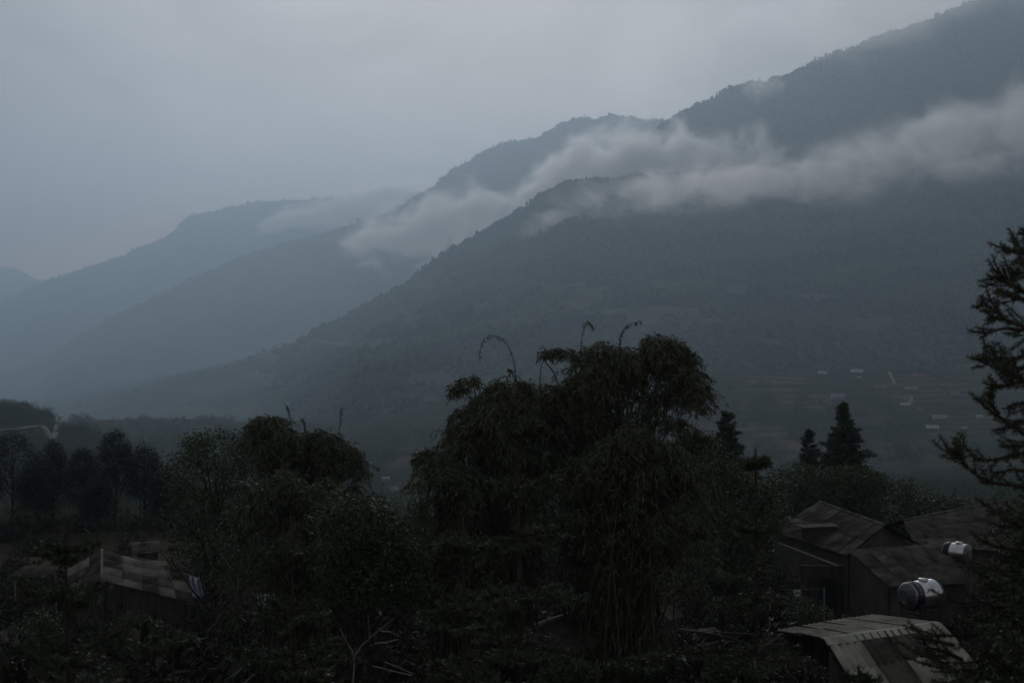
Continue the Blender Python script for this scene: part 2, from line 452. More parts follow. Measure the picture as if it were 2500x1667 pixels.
def pick_on(grid, n, size, keep=None, maxclear=0.35, tmin=-0.03):
    o, X, Y, Z, cl = grid[:5]
    nr, nc = X.shape
    # sample cells proportional to their area
    ax = np.hypot(X[:-1, 1:] - X[:-1, :-1], Y[:-1, 1:] - Y[:-1, :-1]); ay = np.sqrt((X[1:, :-1] - X[:-1, :-1]) ** 2 + (Y[1:, :-1] - Y[:-1, :-1]) ** 2 + (Z[1:, :-1] - Z[:-1, :-1]) ** 2)
    w = ax * ay
    if len(grid) > 5: w = w * (grid[5][:-1, :-1] >= tmin)
    u = X / np.maximum(Y, 1); w = w * (np.abs(u[:-1, :-1]) < 0.43)
    if keep is not None: w = w * keep(X[:-1, :-1], Y[:-1, :-1], Z[:-1, :-1])
    w = w * (RNG.random(w.shape) > cl[:-1, :-1] / maxclear)
    p = (w / w.sum()).ravel()
    k = RNG.choice(len(p), n, p=p); i, j = np.divmod(k, nc - 1)
    a, b = RNG.random(n), RNG.random(n)
    def bl(A): return (A[i, j] * (1 - a) + A[i, j + 1] * a) * (1 - b) + (A[i + 1, j] * (1 - a) + A[i + 1, j + 1] * a) * b
    P = np.stack([bl(X), bl(Y), bl(Z)], -1)
    S = size * RNG.lognormal(0, 0.28, n)
    P[:, 2] -= S * 0.42
    return P, S
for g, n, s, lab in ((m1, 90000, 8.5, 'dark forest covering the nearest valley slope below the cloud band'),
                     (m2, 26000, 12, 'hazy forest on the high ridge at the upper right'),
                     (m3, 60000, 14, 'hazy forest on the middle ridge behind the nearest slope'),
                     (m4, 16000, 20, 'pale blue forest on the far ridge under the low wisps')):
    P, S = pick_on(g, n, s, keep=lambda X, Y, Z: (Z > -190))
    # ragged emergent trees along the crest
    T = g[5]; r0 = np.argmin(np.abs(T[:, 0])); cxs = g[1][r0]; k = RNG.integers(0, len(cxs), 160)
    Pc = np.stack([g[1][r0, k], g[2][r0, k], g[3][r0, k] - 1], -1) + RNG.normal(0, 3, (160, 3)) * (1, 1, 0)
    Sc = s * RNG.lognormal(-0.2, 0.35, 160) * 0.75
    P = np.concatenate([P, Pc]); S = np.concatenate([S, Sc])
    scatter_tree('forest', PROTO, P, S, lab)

# ------------------------------------------------------------------ haze: one closed box round everything
hz = MB(); hz.box((0, 7600, 250), (22000, 15600, 1960))
haze = hz.build('haze', bpy.data.materials.new('haze_air'))
hm = haze.data.materials[0]; hm.use_nodes = True; hn = hm.node_tree.nodes; hl = hm.node_tree.links
for q in list(hn):
    if q.type == 'BSDF_PRINCIPLED': hn.remove(q)
ho = [q for q in hn if q.type == 'OUTPUT_MATERIAL'][0]
pv = hn.new('ShaderNodeVolumePrincipled'); hl.new(pv.outputs[0], ho.inputs['Volume'])
HAZE_D = 0.000185
pv.inputs['Density'].default_value = HAZE_D
pv.inputs['Color'].default_value = (0.67, 0.85, 1.0, 1)
pv.inputs['Anisotropy'].default_value = 0.6
tag(haze, 'thin blue evening haze filling the whole valley', 'haze', kind='stuff')
haze.display_type = 'WIRE'
# box spans y -3500..18500, z -650..1200

# ------------------------------------------------------------------ clouds caught on the slopes (closed volumes)
def cloud(pts, d0, thick, dens, nscale, seed, label, soft=0.5, cov=0.5, stretch=(1, 1, 1.5), tint=(1.0, 0.985, 0.985)):
    """pts: (px, py_top, py_bottom) along the cloud; a closed lofted body standing at d0 metres, `thick` deep"""
    ctr = pt(sum(p[0] for p in pts) / len(pts), sum((p[1] + p[2]) / 2 for p in pts) / len(pts), d0)
    n = 16; V = []; Fc = []
    for i, (px, t, b) in enumerate(pts):
        top, bot = pt(px, t, d0), pt(px, b, d0); c = (top + bot) / 2; h = (top - bot).length / 2 * 1.35
        for k in range(n):
            a = 2 * math.pi * k / n
            V.append(c + Vector((0, math.cos(a) * thick / 2, math.sin(a) * h)) - ctr)
    for i in range(len(pts) - 1):
        for k in range(n):
            Fc.append((i * n + k, i * n + (k + 1) % n, (i + 1) * n + (k + 1) % n, (i + 1) * n + k))
    Fc.append(tuple(range(n))); Fc.append(tuple((len(pts) - 1) * n + k for k in range(n))[::-1])
    me = bpy.data.meshes.new('cloud'); me.from_pydata(V, [], Fc); me.update()
    import bmesh
    bm = bmesh.new(); bm.from_mesh(me); bmesh.ops.recalc_face_normals(bm, faces=bm.faces); bm.to_mesh(me); bm.free()
    o = link(bpy.data.objects.new('cloud', me)); o.location = ctr
    m = bpy.data.materials.new('cloud_vapour'); m.use_nodes = True; N, L = m.node_tree.nodes, m.node_tree.links
    N.remove(N['Principled BSDF']); out = [q for q in N if q.type == 'OUTPUT_MATERIAL'][0]
    v = N.new('ShaderNodeVolumePrincipled'); L.new(v.outputs[0], out.inputs['Volume'])
    v.inputs['Color'].default_value = (*tint, 1); v.inputs['Anisotropy'].default_value = 0.72
    t = N.new('ShaderNodeTexCoord')
    def mth(op, a, b=None, clamp=False):
        q = N.new('ShaderNodeMath'); q.operation = op; q.use_clamp = clamp
        for i, w in enumerate((a, b)):
            if w is None: continue
            if isinstance(w, (int, float)): q.inputs[i].default_value = w
            else: L.new(w, q.inputs[i])
        return q.outputs[0]
    # distance from the body's own axis, measured on the real cross-section: spine height and half height follow x
    sp = N.new('ShaderNodeSeparateXYZ'); L.new(t.outputs['Object'], sp.inputs[0])
    xs = [pt(p[0], (p[1] + p[2]) / 2, d0).x - ctr.x for p in pts]
    zs = [pt(p[0], (p[1] + p[2]) / 2, d0).z - ctr.z for p in pts]
    hs = [(pt(p[0], p[1], d0) - pt(p[0], p[2], d0)).length / 2 * 1.35 for p in pts]
    x0, x1 = xs[0], xs[-1]
    xn = mth('DIVIDE', mth('SUBTRACT', sp.outputs[0], x0), x1 - x0)
    def curve(vals, lo, hi):
        c = N.new('ShaderNodeFloatCurve'); cu = c.mapping.curves[0]
        ps = [((x - x0) / (x1 - x0), (y - lo) / (hi - lo)) for x, y in zip(xs, vals)]
        cu.points[0].location = ps[0]; cu.points[-1].location = ps[-1]
        for q in ps[1:-1]: cu.points.new(*q)
        for q in cu.points: q.handle_type = 'AUTO_CLAMPED'
        c.mapping.update(); L.new(xn, c.inputs['Value'])
        return mth('ADD', mth('MULTIPLY', c.outputs[0], hi - lo), lo)
    zl, zh = min(zs) - 1, max(zs) + 1; hh = max(hs) + 1
    zc = curve(zs, zl, zh); hc = curve(hs, 0, hh)
    nzz = N.new('ShaderNodeTexNoise'); nzz.inputs['Scale'].default_value = nscale; nzz.inputs['Detail'].default_value = 7; nzz.inputs['Roughness'].default_value = 0.63; nzz.inputs['Distortion'].default_value = 0.55
    mp = N.new('ShaderNodeMapping'); mp.inputs['Scale'].default_value = stretch; mp.inputs['Location'].default_value = (seed * 3.7, seed, 0); mp.inputs['Rotation'].default_value = (0, R(20), 0)
    L.new(t.outputs['Object'], mp.inputs[0]); L.new(mp.outputs[0], nzz.inputs['Vector'])
    dz = mth('DIVIDE', mth('SUBTRACT', sp.outputs[2], zc), hc)
    dy = mth('DIVIDE', sp.outputs[1], thick / 2)
    xe = mth('MULTIPLY', mth('ABSOLUTE', mth('SUBTRACT', xn, 0.5)), 2.0)
    xe = mth('POWER', xe, 5.0)
    r2 = mth('ADD', mth('ADD', mth('MULTIPLY', dz, dz), mth('MULTIPLY', dy, dy)), xe)
    body = mth('SUBTRACT', 1.0, mth('SQRT', r2))              # 1 at the axis, 0 at the hull
    f = mth('ADD', mth('MULTIPLY', mth('SUBTRACT', nzz.outputs[0], cov), 6.5), mth('SUBTRACT', mth('MULTIPLY', body, 2.2), 0.85))
    f = mth('MULTIPLY', f, 0.6 / soft, True)
    f = mth('MULTIPLY', f, f)
    edge = mth('MULTIPLY', body, 2.0, True)
    dd = mth('MULTIPLY', mth('MULTIPLY', f, edge), dens)
    L.new(dd, v.inputs['Density'])
    o.data.materials.append(m)
    o.display_type = 'WIRE'
    tag(o, label, 'cloud', 'clouds caught on the mountain slopes', 'stuff')
    return o
cloud([(1340, 490, 565), (1480, 430, 570), (1600, 375, 560), (1750, 360, 540), (1900, 345, 515), (2050, 305, 500), (2200, 265, 485), (2350, 215, 470), (2500, 180, 455), (2750, 150, 440), (3300, 110, 420)],
      2600, 420, 0.0165, 0.0095, 1, 'long low grey cloud band across the nearest slope at right', 1.05, 0.455)
cloud([(1210, 520, 585), (1300, 395, 570), (1400, 335, 540), (1500, 300, 525), (1600, 285, 515), (1700, 300, 515), (1760, 330, 505), (1860, 400, 480)],
      4350, 480, 0.036, 0.0085, 2, 'bright cloud tongue between the nearest ridge and the double hump', 0.75, 0.44)
cloud([(780, 610, 650), (900, 515, 665), (980, 470, 670), (1060, 435, 660), (1140, 420, 650), (1230, 425, 630), (1330, 410, 580)],
      5300, 640, 0.026, 0.0080, 3, 'wispy cloud drifting in the hollow left of the nearest ridge', 0.95, 0.48)
cloud([(560, 600, 630), (700, 500, 570), (780, 465, 565), (860, 450, 560), (930, 440, 550), (1010, 425, 530), (1100, 415, 490)],
      9300, 900, 0.015, 0.0048, 4, 'faint cloud smear over the top of the far ridge', 0.9, 0.47)
cloud([(1580, 370, 450), (1660, 310, 440), (1740, 290, 430), (1820, 290, 420), (1900, 300, 410), (1980, 340, 400)],
      3900, 260, 0.016, 0.0140, 5, 'thin rising wisps on the dark face above the cloud band', 0.9, 0.51, (1, 1, 0.8))
cloud([(1795, 185, 240), (1840, 165, 255), (1880, 160, 255), (1930, 180, 240)],
      4600, 200, 0.014, 0.012, 6, 'small puff on the crest of the high ridge', 1.0, 0.46, (1, 1, 1))
cloud([(1850, -40, 140), (2050, -120, 180), (2250, -160, 120), (2450, -220, 70), (2700, -260, 40)],
      4500, 400, 0.010, 0.0032, 8, 'soft cloud veil fading the topmost part of the high ridge', 1.3, 0.44)
cloud([(1200, 600, 640), (1270, 520, 620), (1350, 450, 590), (1450, 410, 560), (1560, 395, 540), (1700, 395, 530), (1850, 400, 520)],
      3020, 180, 0.013, 0.010, 10, 'thin veil over the shoulder of the nearest ridge', 1.0, 0.47)

# =================================================================== foreground
def hit(px, py, d0=20, d1=3000):
    """ground point on the sight line through a photo pixel"""
    d = d0
    while d < d1:
        p = pt(px, py, d)
        if p.z <= float(ground_z(p.x, p.y)): return p
        d *= 1.004
    return pt(px, py, d1)
def gz(x, y): return float(ground_z(x, y))
def nrm(a): return a / np.maximum(np.linalg.norm(a, axis=-1, keepdims=True), 1e-9)

M_BAM = leaf_mat('bamboo_leaf', (0.0294, 0.0395, 0.0182), (0.0912, 0.1021, 0.0522), 0.45)
M_BROAD = leaf_mat('broad_leaf', (0.0202, 0.0369, 0.0122), (0.0606, 0.0906, 0.0317), 0.45)
M_PINE = leaf_mat('pine_needles', (0.0088, 0.0143, 0.0077), (0.0242, 0.0330, 0.0165), 0.7)
M_FIR = leaf_mat('fir_needles', (0.0173, 0.0304, 0.0138), (0.0449, 0.0722, 0.0332), 0.5)
M_UNDER = leaf_mat('undergrowth_leaf', (0.0060, 0.0086, 0.0033), (0.0270, 0.0287, 0.0109), 0.6)
M_DRY = leaf_mat('dry_leaf', (0.0300, 0.0275, 0.0150), (0.0650, 0.0550, 0.0300), 0.7)
M_YELL = leaf_mat('yellow_green_leaf', (0.0360, 0.0360, 0.0090), (0.0720, 0.0660, 0.0180), 0.5)
M_BARK = noise_mat('bark', (0.025, 0.02, 0.015), (0.06, 0.05, 0.04), 6, 0.95, bump=0.6)
M_BARKP = noise_mat('pale_bark', (0.06, 0.055, 0.045), (0.13, 0.12, 0.10), 6, 0.9, bump=0.5)
M_CULM = noise_mat('bamboo_culm', (0.03, 0.035, 0.015), (0.07, 0.07, 0.035), 3, 0.5)
M_FIBRE = noise_mat('fibre_cement', (0.1378, 0.1323, 0.1138), (0.2618, 0.2498, 0.2136), 1.6, 0.85, bump=0.3, bump_scale=14, c3=(0.055, 0.052, 0.045), spec=0.06)
M_FIBRE_D = noise_mat('weathered_fibre_cement', (0.0434, 0.0392, 0.0349), (0.1055, 0.0950, 0.0836), 1.3, 0.9, bump=0.3, bump_scale=14, c3=(0.03, 0.028, 0.025), spec=0.06)
M_FIBRE_L = noise_mat('pale_fibre_cement', (0.2678, 0.2700, 0.2183), (0.4552, 0.4523, 0.3703), 1.8, 0.8, bump=0.2, bump_scale=18, c3=(0.12, 0.12, 0.09), spec=0.06)
M_STREAK = noise_mat('stained_fibre_cement', (0.0467, 0.0455, 0.0378), (0.1401, 0.1310, 0.1113), 1.5, 0.9, bump=0.3, bump_scale=14, spec=0.06)
M_WALL = noise_mat('plaster_wall', (0.0462, 0.0416, 0.0331), (0.0840, 0.0760, 0.0612), 1.1, 0.95, bump=0.3)
M_PLANK = noise_mat('old_plank', (0.0240, 0.0208, 0.0160), (0.0600, 0.0528, 0.0416), 5, 0.9, stretch=(1, 1, 0.15), bump=0.5)
M_DARKIN = noise_mat('interior_shade', (0.01, 0.01, 0.01), (0.02, 0.018, 0.016), 2, 1.0)  # near-black colour stands in for the shade inside the open doorway
M_STEEL = noise_mat('stainless_steel', (0.5200, 0.5200, 0.5300), (0.7000, 0.7000, 0.7100), 5, 0.2, metallic=0.95, spec=0.5)
M_DULL = noise_mat('dull_steel', (0.10, 0.10, 0.10), (0.20, 0.20, 0.20), 5, 0.45, metallic=0.6, spec=0.3)
M_BAND = noise_mat('blue_band_paint', (0.006, 0.008, 0.022), (0.01, 0.013, 0.035), 3, 0.35)
M_LETTER = noise_mat('lettering_paint', (0.25, 0.26, 0.3), (0.32, 0.33, 0.36), 5, 0.5)
M_IRON = noise_mat('rusty_iron', (0.02, 0.016, 0.013), (0.05, 0.04, 0.032), 6, 0.8, metallic=0.2)
M_TARP = noise_mat('blue_tarpaulin', (0.0062, 0.0135, 0.0488), (0.0124, 0.0225, 0.0750), 3, 0.5, bump=0.4)
M_WHITE = noise_mat('white_plastic', (0.35, 0.36, 0.38), (0.55, 0.56, 0.58), 5, 0.5, bump=0.6)
M_TIMBER = noise_mat('pale_timber', (0.14, 0.13, 0.11), (0.26, 0.245, 0.21), 7, 0.85, stretch=(1, 1, 1), bump=0.3)
M_ROAD = noise_mat('dirt_road', (0.1320, 0.1200, 0.1080), (0.2040, 0.1860, 0.1740), 0.2, 1.0)
M_VPALE = noise_mat('pale_metal_roof', (0.2448, 0.2520, 0.2520), (0.3312, 0.3384, 0.3384), 0.4, 0.6)
M_VGREEN = noise_mat('greenish_metal_roof', (0.2080, 0.2560, 0.2160), (0.2560, 0.3040, 0.2640), 0.4, 0.6)
M_VGREY = noise_mat('grey_fibre_roof', (0.1380, 0.1380, 0.1380), (0.2185, 0.2185, 0.2185), 0.4, 0.9)
M_VRED = noise_mat('red_tile_roof', (0.20, 0.07, 0.06), (0.28, 0.10, 0.08), 0.4, 0.9)
M_VBROWN = noise_mat('brown_roof', (0.10, 0.07, 0.055), (0.15, 0.11, 0.09), 0.4, 0.9)
M_VWALL = noise_mat('far_house_wall', (0.16, 0.15, 0.14), (0.24, 0.23, 0.22), 0.3, 0.9)
M_VWHITE = noise_mat('white_house_wall', (0.2940, 0.3010, 0.3150), (0.3500, 0.3570, 0.3710), 0.3, 0.8)
M_VDARK = noise_mat('dark_window', (0.02, 0.02, 0.022), (0.03, 0.03, 0.032), 1, 0.4)

# ------------------------------------------------------------------ leaf machinery
def blades(P, Dr, Ln, W, rg, fold=0.25):
    """one folded diamond per leaf: base, two sides, tip"""
    n = len(P); Dr = nrm(Dr)
    S = nrm(np.cross(Dr, rg.normal(0, 1, (n, 3))))
    N = np.cross(S, Dr)
    Ln = np.broadcast_to(np.asarray(Ln, float).reshape(-1, 1), (n, 1)); W = np.broadcast_to(np.asarray(W, float).reshape(-1, 1), (n, 1))
    mid = P + Dr * Ln * 0.42 + N * W * fold
    V = np.stack([P, mid + S * W * 0.5, P + Dr * Ln - N * Ln * 0.10, mid - S * W * 0.5], 1).reshape(-1, 3)
    Fq = np.arange(4 * n).reshape(n, 4)
    return V, Fq
def join(parts):
    V = []; Fs = []; o = 0
    for v, f in parts:
        V.append(v); Fs.append(f + o); o += len(v)
    return np.concatenate(V), np.concatenate(Fs)
def polyline(pts, n):
    """smooth resample"""
    P = np.array([tuple(p) for p in pts], float)
    if len(P) > 2:   # catmull-rom
        Q = np.concatenate([[2 * P[0] - P[1]], P, [2 * P[-1] - P[-2]]]); out = []
        segs = len(P) - 1
        for t in np.linspace(0, segs - 1e-6, n):
            i = int(t); f = t - i; a, b, c, d = Q[i], Q[i + 1], Q[i + 2], Q[i + 3]
            out.append(0.5 * ((2 * b) + (c - a) * f + (2 * a - 5 * b + 4 * c - d) * f * f + (3 * b - a - 3 * c + d) * f ** 3))
        return np.array(out)
    return P[0] + (P[1] - P[0]) * np.linspace(0, 1, n)[:, None]
def leaf_twigs(P, rg, n_leaf, twig, leaf_len, leaf_w, out=None, droop=1.0):
    """hanging sprays: from every point P a short twig with leaves hanging off it"""
    k = len(P)
    dr = rg.normal(0, 1, (k, 3)); dr[:, 2] = np.abs(dr[:, 2]) * 0.3 - 0.1
    if out is not None: dr = nrm(dr) + nrm(out) * 0.8
    dr = nrm(dr); L = twig * rg.uniform(0.5, 1.3, (k, 1))
    t = rg.random((k, n_leaf, 1))
    pos = P[:, None] + dr[:, None] * L[:, None] * t + np.array([0, 0, -1.0]) * (t ** 2) * L[:, None] * 0.55 * droop
    ld = dr[:, None] * 0.5 + rg.normal(0, 0.38, (k, n_leaf, 3)) + np.array([0, 0, -1.0]) * (0.55 + 0.5 * t) * droop
    pos = pos.reshape(-1, 3); ld = ld.reshape(-1, 3)
    n = len(pos)
    return blades(pos, ld, leaf_len * rg.uniform(0.6, 1.25, n), leaf_w * rg.uniform(0.7, 1.2, n), rg)

def outline_fn(pts):
    a = np.array(pts, float); return lambda x: np.interp(x, a[:, 0], a[:, 1])

def bamboo(label, outline, base_px, depth, dd, n_culm, seed, group='bamboo clumps growing below the viewpoint', loops=(), shoots=(), low=420, nleaf=9, dens=1.0, ll=0.19, lw=0.030):
    rg = np.random.default_rng(seed)
    f = outline_fn(outline); x0, x1 = outline[0][0], outline[-1][0]
    b = pt(base_px, 1400, depth); bz = gz(b.x, b.y)
    root = empty('bamboo_clump', (b.x, b.y, bz)); tag(root, label, 'bamboo', group)
    o = np.array([b.x, b.y, bz])
    parts = []
    def culm(P3, r0, s0, k_dens=1.0, tw=0.5):
        Q = polyline(P3, 26)
        mb = MB(); mb.tube([q - o for q in Q], list(np.linspace(r0, 0.006, len(Q))), 5, cap=False)
        mb.build('culm', M_CULM, root, True)
        L = np.linalg.norm(np.diff(Q, axis=0), axis=1).sum()
        n = max(4, int(L * (1 - s0) * 10.5 * k_dens * dens))
        s = s0 + (1 - s0) * rg.random(n) ** 0.8
        idx = s * (len(Q) - 1); i = np.minimum(idx.astype(int), len(Q) - 2); fr = (idx - i)[:, None]
        P = Q[i] * (1 - fr) + Q[i + 1] * fr
        parts.append(leaf_twigs(P + rg.normal(0, 0.05, P.shape), rg, nleaf, tw, ll, lw))
    for c in range(n_culm):
        ax = rg.uniform(x0, x1)
        top = f(ax)
        ay = top + 12 + (rg.random() ** 1.5) * low if c > n_culm * 0.35 else top + rg.uniform(-8, 45)
        d = depth + rg.uniform(-dd, dd) * (0.5 + 0.5 * (ay - top) / low)
        A = np.array(pt(ax, ay, d))
        bb = o + np.append(rg.normal(0, 0.55, 2), -0.2)
        sgn = np.array([A[0] - bb[0], A[1] - bb[1], 0]); ln = np.linalg.norm(sgn); sgn = sgn / max(ln, .01)
        sgn = nrm(sgn + rg.normal(0, 0.5, 3) * (1, 1, 0))
        m1_ = bb + (A - bb) * np.array([0.22, 0.22, 0.5]); m2_ = bb + (A - bb) * np.array([0.62, 0.62, 0.88])
        R_ = rg.uniform(0.3, 0.9)
        t1 = A + sgn * R_ * 0.5 + np.array([0, 0, -0.12 * R_]); t2 = A + sgn * R_ * 0.95 + np.array([0, 0, -0.75 * R_ - 0.15])
        culm([bb, m1_, m2_, A, t1, t2], 0.035, 0.13)
    for lp in loops:      # arching sprays that stand clear of the mass: list of (px, py)
        P3 = [np.array(pt(x, y, depth)) for x, y in lp]
        culm([o + (0, 0, -0.1)] + P3, 0.03, 1 - 0.75 * min(1, (len(lp) * 0.2)) if False else 0.72, 1.5, 0.30)
    V, Fq = join(parts)
    tag(np_obj('leaves', V - o, Fq, M_BAM, root), kind='stuff')
    for sh in shoots:     # thin bare whips with a few leaves
        Q = polyline([np.array(pt(x, y, depth)) for x, y in sh], 24)
        mb = MB(); mb.tube([q - o for q in Q], list(np.linspace(0.014, 0.004, 24)), 4, cap=False)
        w = mb.build('shoot', M_CULM, root)
        n = 60; s = rg.random(n) ** .7 * 22; i = s.astype(int); P = Q[i] + (Q[i + 1] - Q[i]) * (s - i)[:, None]
        v, q = blades(P - o, rg.normal(0, 0.5, (n, 3)) + (0, 0, -0.9), 0.13, 0.024, rg)
        tag(np_obj('leaves', v, q, M_BAM, w), kind='stuff')
    return root

def leafy_tree(name, label, cat, outline, bottom, base_px, depth, dd, n_puff, seed, mat, trunk_mat=M_BARK, group=None, puff=0.45, leaves=60, ll=0.11, lw=0.05, droop=0.4, trunk_r=0.13, taper=0.55):
    """crown = leaf puffs filling the outline, joined by limbs to one trunk"""
    rg = np.random.default_rng(seed)
    f = outline_fn(outline); x0, x1 = outline[0][0], outline[-1][0]; xm = base_px
    b = pt(base_px, 1400, depth); bz = gz(b.x, b.y)
    o = np.array([b.x, b.y, bz]); root = empty(name, tuple(o)); tag(root, label, cat, group)
    Cn = []
    pr = puff * F / depth * 0.75
    while len(Cn) < n_puff:
        x = rg.uniform(x0 + pr * 0.6, x1 - pr * 0.6); t = f(x) + pr
        if t > bottom: continue
        y = t + rg.random() ** 1.3 * (bottom - t) * (1 - 0.12 * rg.random())
        hw = (x1 - x0) / 2
        d = depth + rg.uniform(-1, 1) * dd * math.sqrt(max(0.05, 1 - ((x - (x0 + x1) / 2) / hw) ** 2))
        Cn.append(pt(x, y, d))
    Cn = np.array([tuple(c) for c in Cn])
    # trunk and limbs
    zt = Cn[:, 2].max() - 0.3; cx = Cn[:, :2].mean(0)
    tr = polyline([o + (0, 0, -0.3), o + np.array([(cx[0] - o[0]) * 0.3, (cx[1] - o[1]) * 0.3, (zt - bz) * 0.4]), np.array([cx[0], cx[1], bz + (zt - bz) * 0.92])], 12)
    mb = MB(); mb.tube([q - o for q in tr], list(np.linspace(trunk_r, 0.025, 12)), 7, cap=False)
    for c in Cn[rg.permutation(len(Cn))[:26]]:
        h = np.clip((c[2] - bz) * 0.72 / (tr[-1][2] - bz), 0.25, 0.95) * 11
        i = int(h); q = tr[min(i, 11)]
        mid = (q + c) / 2 + (0, 0, -0.15)
        mb.tube([q - o, mid - o, c - o], [trunk_r * 0.35, trunk_r * 0.2, 0.01], 4, cap=False)
    mb.build('trunk', trunk_mat, root, True)
    k = leaves
    dirs = nrm(rg.normal(0, 1, (len(Cn), k, 3))); rad = rg.random((len(Cn), k, 1)) ** 0.45
    sz = puff * rg.uniform(0.6, 1.25, (len(Cn), 1, 1))
    P = (Cn[:, None] + dirs * rad * sz * np.array([1, 1, 0.7])).reshape(-1, 3)
    D_ = (dirs + rg.normal(0, 0.5, dirs.shape) + np.array([0, 0, -droop])).reshape(-1, 3)
    n = len(P); V, Fq = blades(P - o, D_, ll * rg.uniform(0.6, 1.3, n), lw * rg.uniform(0.7, 1.2, n), rg)
    tag(np_obj('crown', V, Fq, mat, root), kind='stuff')
    return root

# ------------------------------------------------------------------ conifers
def needle_branch(pts, rg, nl, nw, step, droop=0.15, ring=4):
    """needles all round a twig polyline (numpy pts)"""
    P = np.array(pts, float); seg = np.linalg.norm(np.diff(P, axis=0), axis=1); L = seg.sum(); cum = np.concatenate([[0], np.cumsum(seg)])
    n = max(2, int(L / step)); s = (np.arange(n) + rg.random(n)) / n * L
    i = np.clip(np.searchsorted(cum, s) - 1, 0, len(seg) - 1); fr = ((s - cum[i]) / seg[i])[:, None]
    Q = P[i] + (P[i + 1] - P[i]) * fr; T = nrm(P[i + 1] - P[i])
    up = np.array([0, 0, 1.0]); A = nrm(np.cross(T, up) + 1e-6); B = np.cross(A, T)
    Q = np.repeat(Q, ring, 0); T = np.repeat(T, ring, 0); A = np.repeat(A, ring, 0); B = np.repeat(B, ring, 0)
    m = len(Q); a = rg.choice([0, math.pi], m) + rg.normal(0, 0.75, m)
    R_ = A * np.cos(a)[:, None] + B * np.sin(a)[:, None]
    D_ = R_ * 0.9 + T * 0.45 + np.array([0, 0, -droop]) + rg.normal(0, 0.12, (m, 3))
    l = nl * rg.uniform(0.65, 1.15, m)
    return blades(Q, D_, l, nw, rg, 0.1)
def conifer(name, label, top, ground=None, spread=1.0, nl=0.05, nw=0.006, step=0.012, seed=1, group=None, whorl=0.42, bare=0.35, cat='fir tree', max_len=1.6, density=1.0, skew=(0, 0), rise=0.35, ring=4, r0=0.05, prof=0.36, px_trunk=None, extra=()):
    """whorled conifer; top = world point of the leader's tip"""
    rg = np.random.default_rng(seed)
    x, y = top.x + skew[0], top.y + skew[1]; bz = gz(x, y); o = np.array([x, y, bz]); H = top.z - bz
    root = empty(name, tuple(o)); tag(root, label, cat, group)
    tp = np.array([top.x - x, top.y - y, H])
    tr = polyline([np.array([0, 0, -0.2]), tp * 0.5 + (0.02, 0, 0), tp], 14)
    mb = MB(); mb.tube(tr, list(np.linspace(r0, 0.008, 14)), 7)
    mb.build('trunk', M_BARK, root, True)
    z = H - bare; parts = []; tw = []
    lead = np.array([tp * (z / H), tp]); parts.append(needle_branch(lead, rg, nl * 0.7, nw, step * 1.6, -0.3, ring))
    while z > 0.25:
        below = H - z
        ln = min(max_len, 0.10 + below * prof) * spread
        nb = rg.integers(4, 7)
        a0 = rg.random() * 6.28
        for k in range(nb):
            a = a0 + k * 6.283 / nb + rg.normal(0, 0.25); l = ln * rg.uniform(0.5, 1.2)
            q = tp * (z / H) + (0, 0, rg.normal(0, 0.04)); dr = np.array([math.cos(a), math.sin(a), 0])
            end_up = rise * (0.9 if below < 1 else 0.5)
            P = polyline([q, q + dr * l * 0.45 + (0, 0, l * 0.10 * rise), q + dr * l + (0, 0, l * end_up * 0.6 - l * 0.12 * (below > 1.2))], 7)
            tw.append((P, 0.010 + 0.006 * l)); parts.append(needle_branch(P, rg, nl, nw, step / density, 0.15, ring))
            for s in np.arange(0.18, 0.95, 0.11 if l > 0.7 else 0.18):
                for sd_ in (-1, 1):
                    if rg.random() < 0.15: continue
                    i = s * 6; j = int(i); b = P[j] + (P[j + 1] - P[j]) * (i - j)
                    t = nrm(P[j + 1] - P[j]); side = np.array([-t[1], t[0], 0]) * sd_
                    l2 = l * (1 - s) * 0.62 * rg.uniform(0.7, 1.1) + 0.06
                    e_ = b + (t * 0.75 + side * 0.8 + (0, 0, rg.normal(0.0, 0.12))) * l2
                    Q = polyline([b, (b + e_) / 2 + (0, 0, -0.01), e_], 4)
                    tw.append((Q, 0.006)); parts.append(needle_branch(Q, rg, nl, nw, step / density, 0.15, ring))
        z -= whorl * rg.uniform(0.8, 1.2)
    mb = MB()
    for P, r in tw: mb.tube(P, [r] * (len(P) - 1) + [r * 0.4], 3, cap=False)
    mb.build('branches', M_BARK, root)
    V, Fq = join(parts); tag(np_obj('needles', V, Fq, M_FIR, root), kind='stuff')
    return root

# ------------------------------------------------------------------ the vegetation of the photograph
BG = 'bamboo clumps growing below the viewpoint'
bamboo('tallest broad bamboo clump, its crown leaning right over the valley, centre of the view',
       [(1300, 1030), (1318, 960), (1345, 945), (1400, 945), (1435, 915), (1462, 850), (1520, 840), (1560, 832), (1610, 830), (1650, 850), (1672, 882), (1684, 930), (1672, 985), (1690, 1050)],
       1470, 41, 1.6, 110, 11, loops=([(1400, 1250), (1365, 950), (1330, 880), (1345, 852), (1385, 858), (1402, 880)], [(1600, 1200), (1640, 900), (1665, 850), (1700, 885)], [(1330, 1250), (1318, 940), (1335, 870), (1362, 852)],
       [(1560, 1100), (1565, 860), (1580, 828), (1612, 836)], [(1520, 1100), (1480, 870), (1465, 848), (1450, 868)]),
       shoots=([(1417, 950), (1417, 880), (1421, 820), (1431, 788), (1442, 790), (1452, 804)], [(1512, 850), (1517, 815), (1535, 792), (1568, 783)], [(1420, 905), (1438, 875), (1458, 862)]))
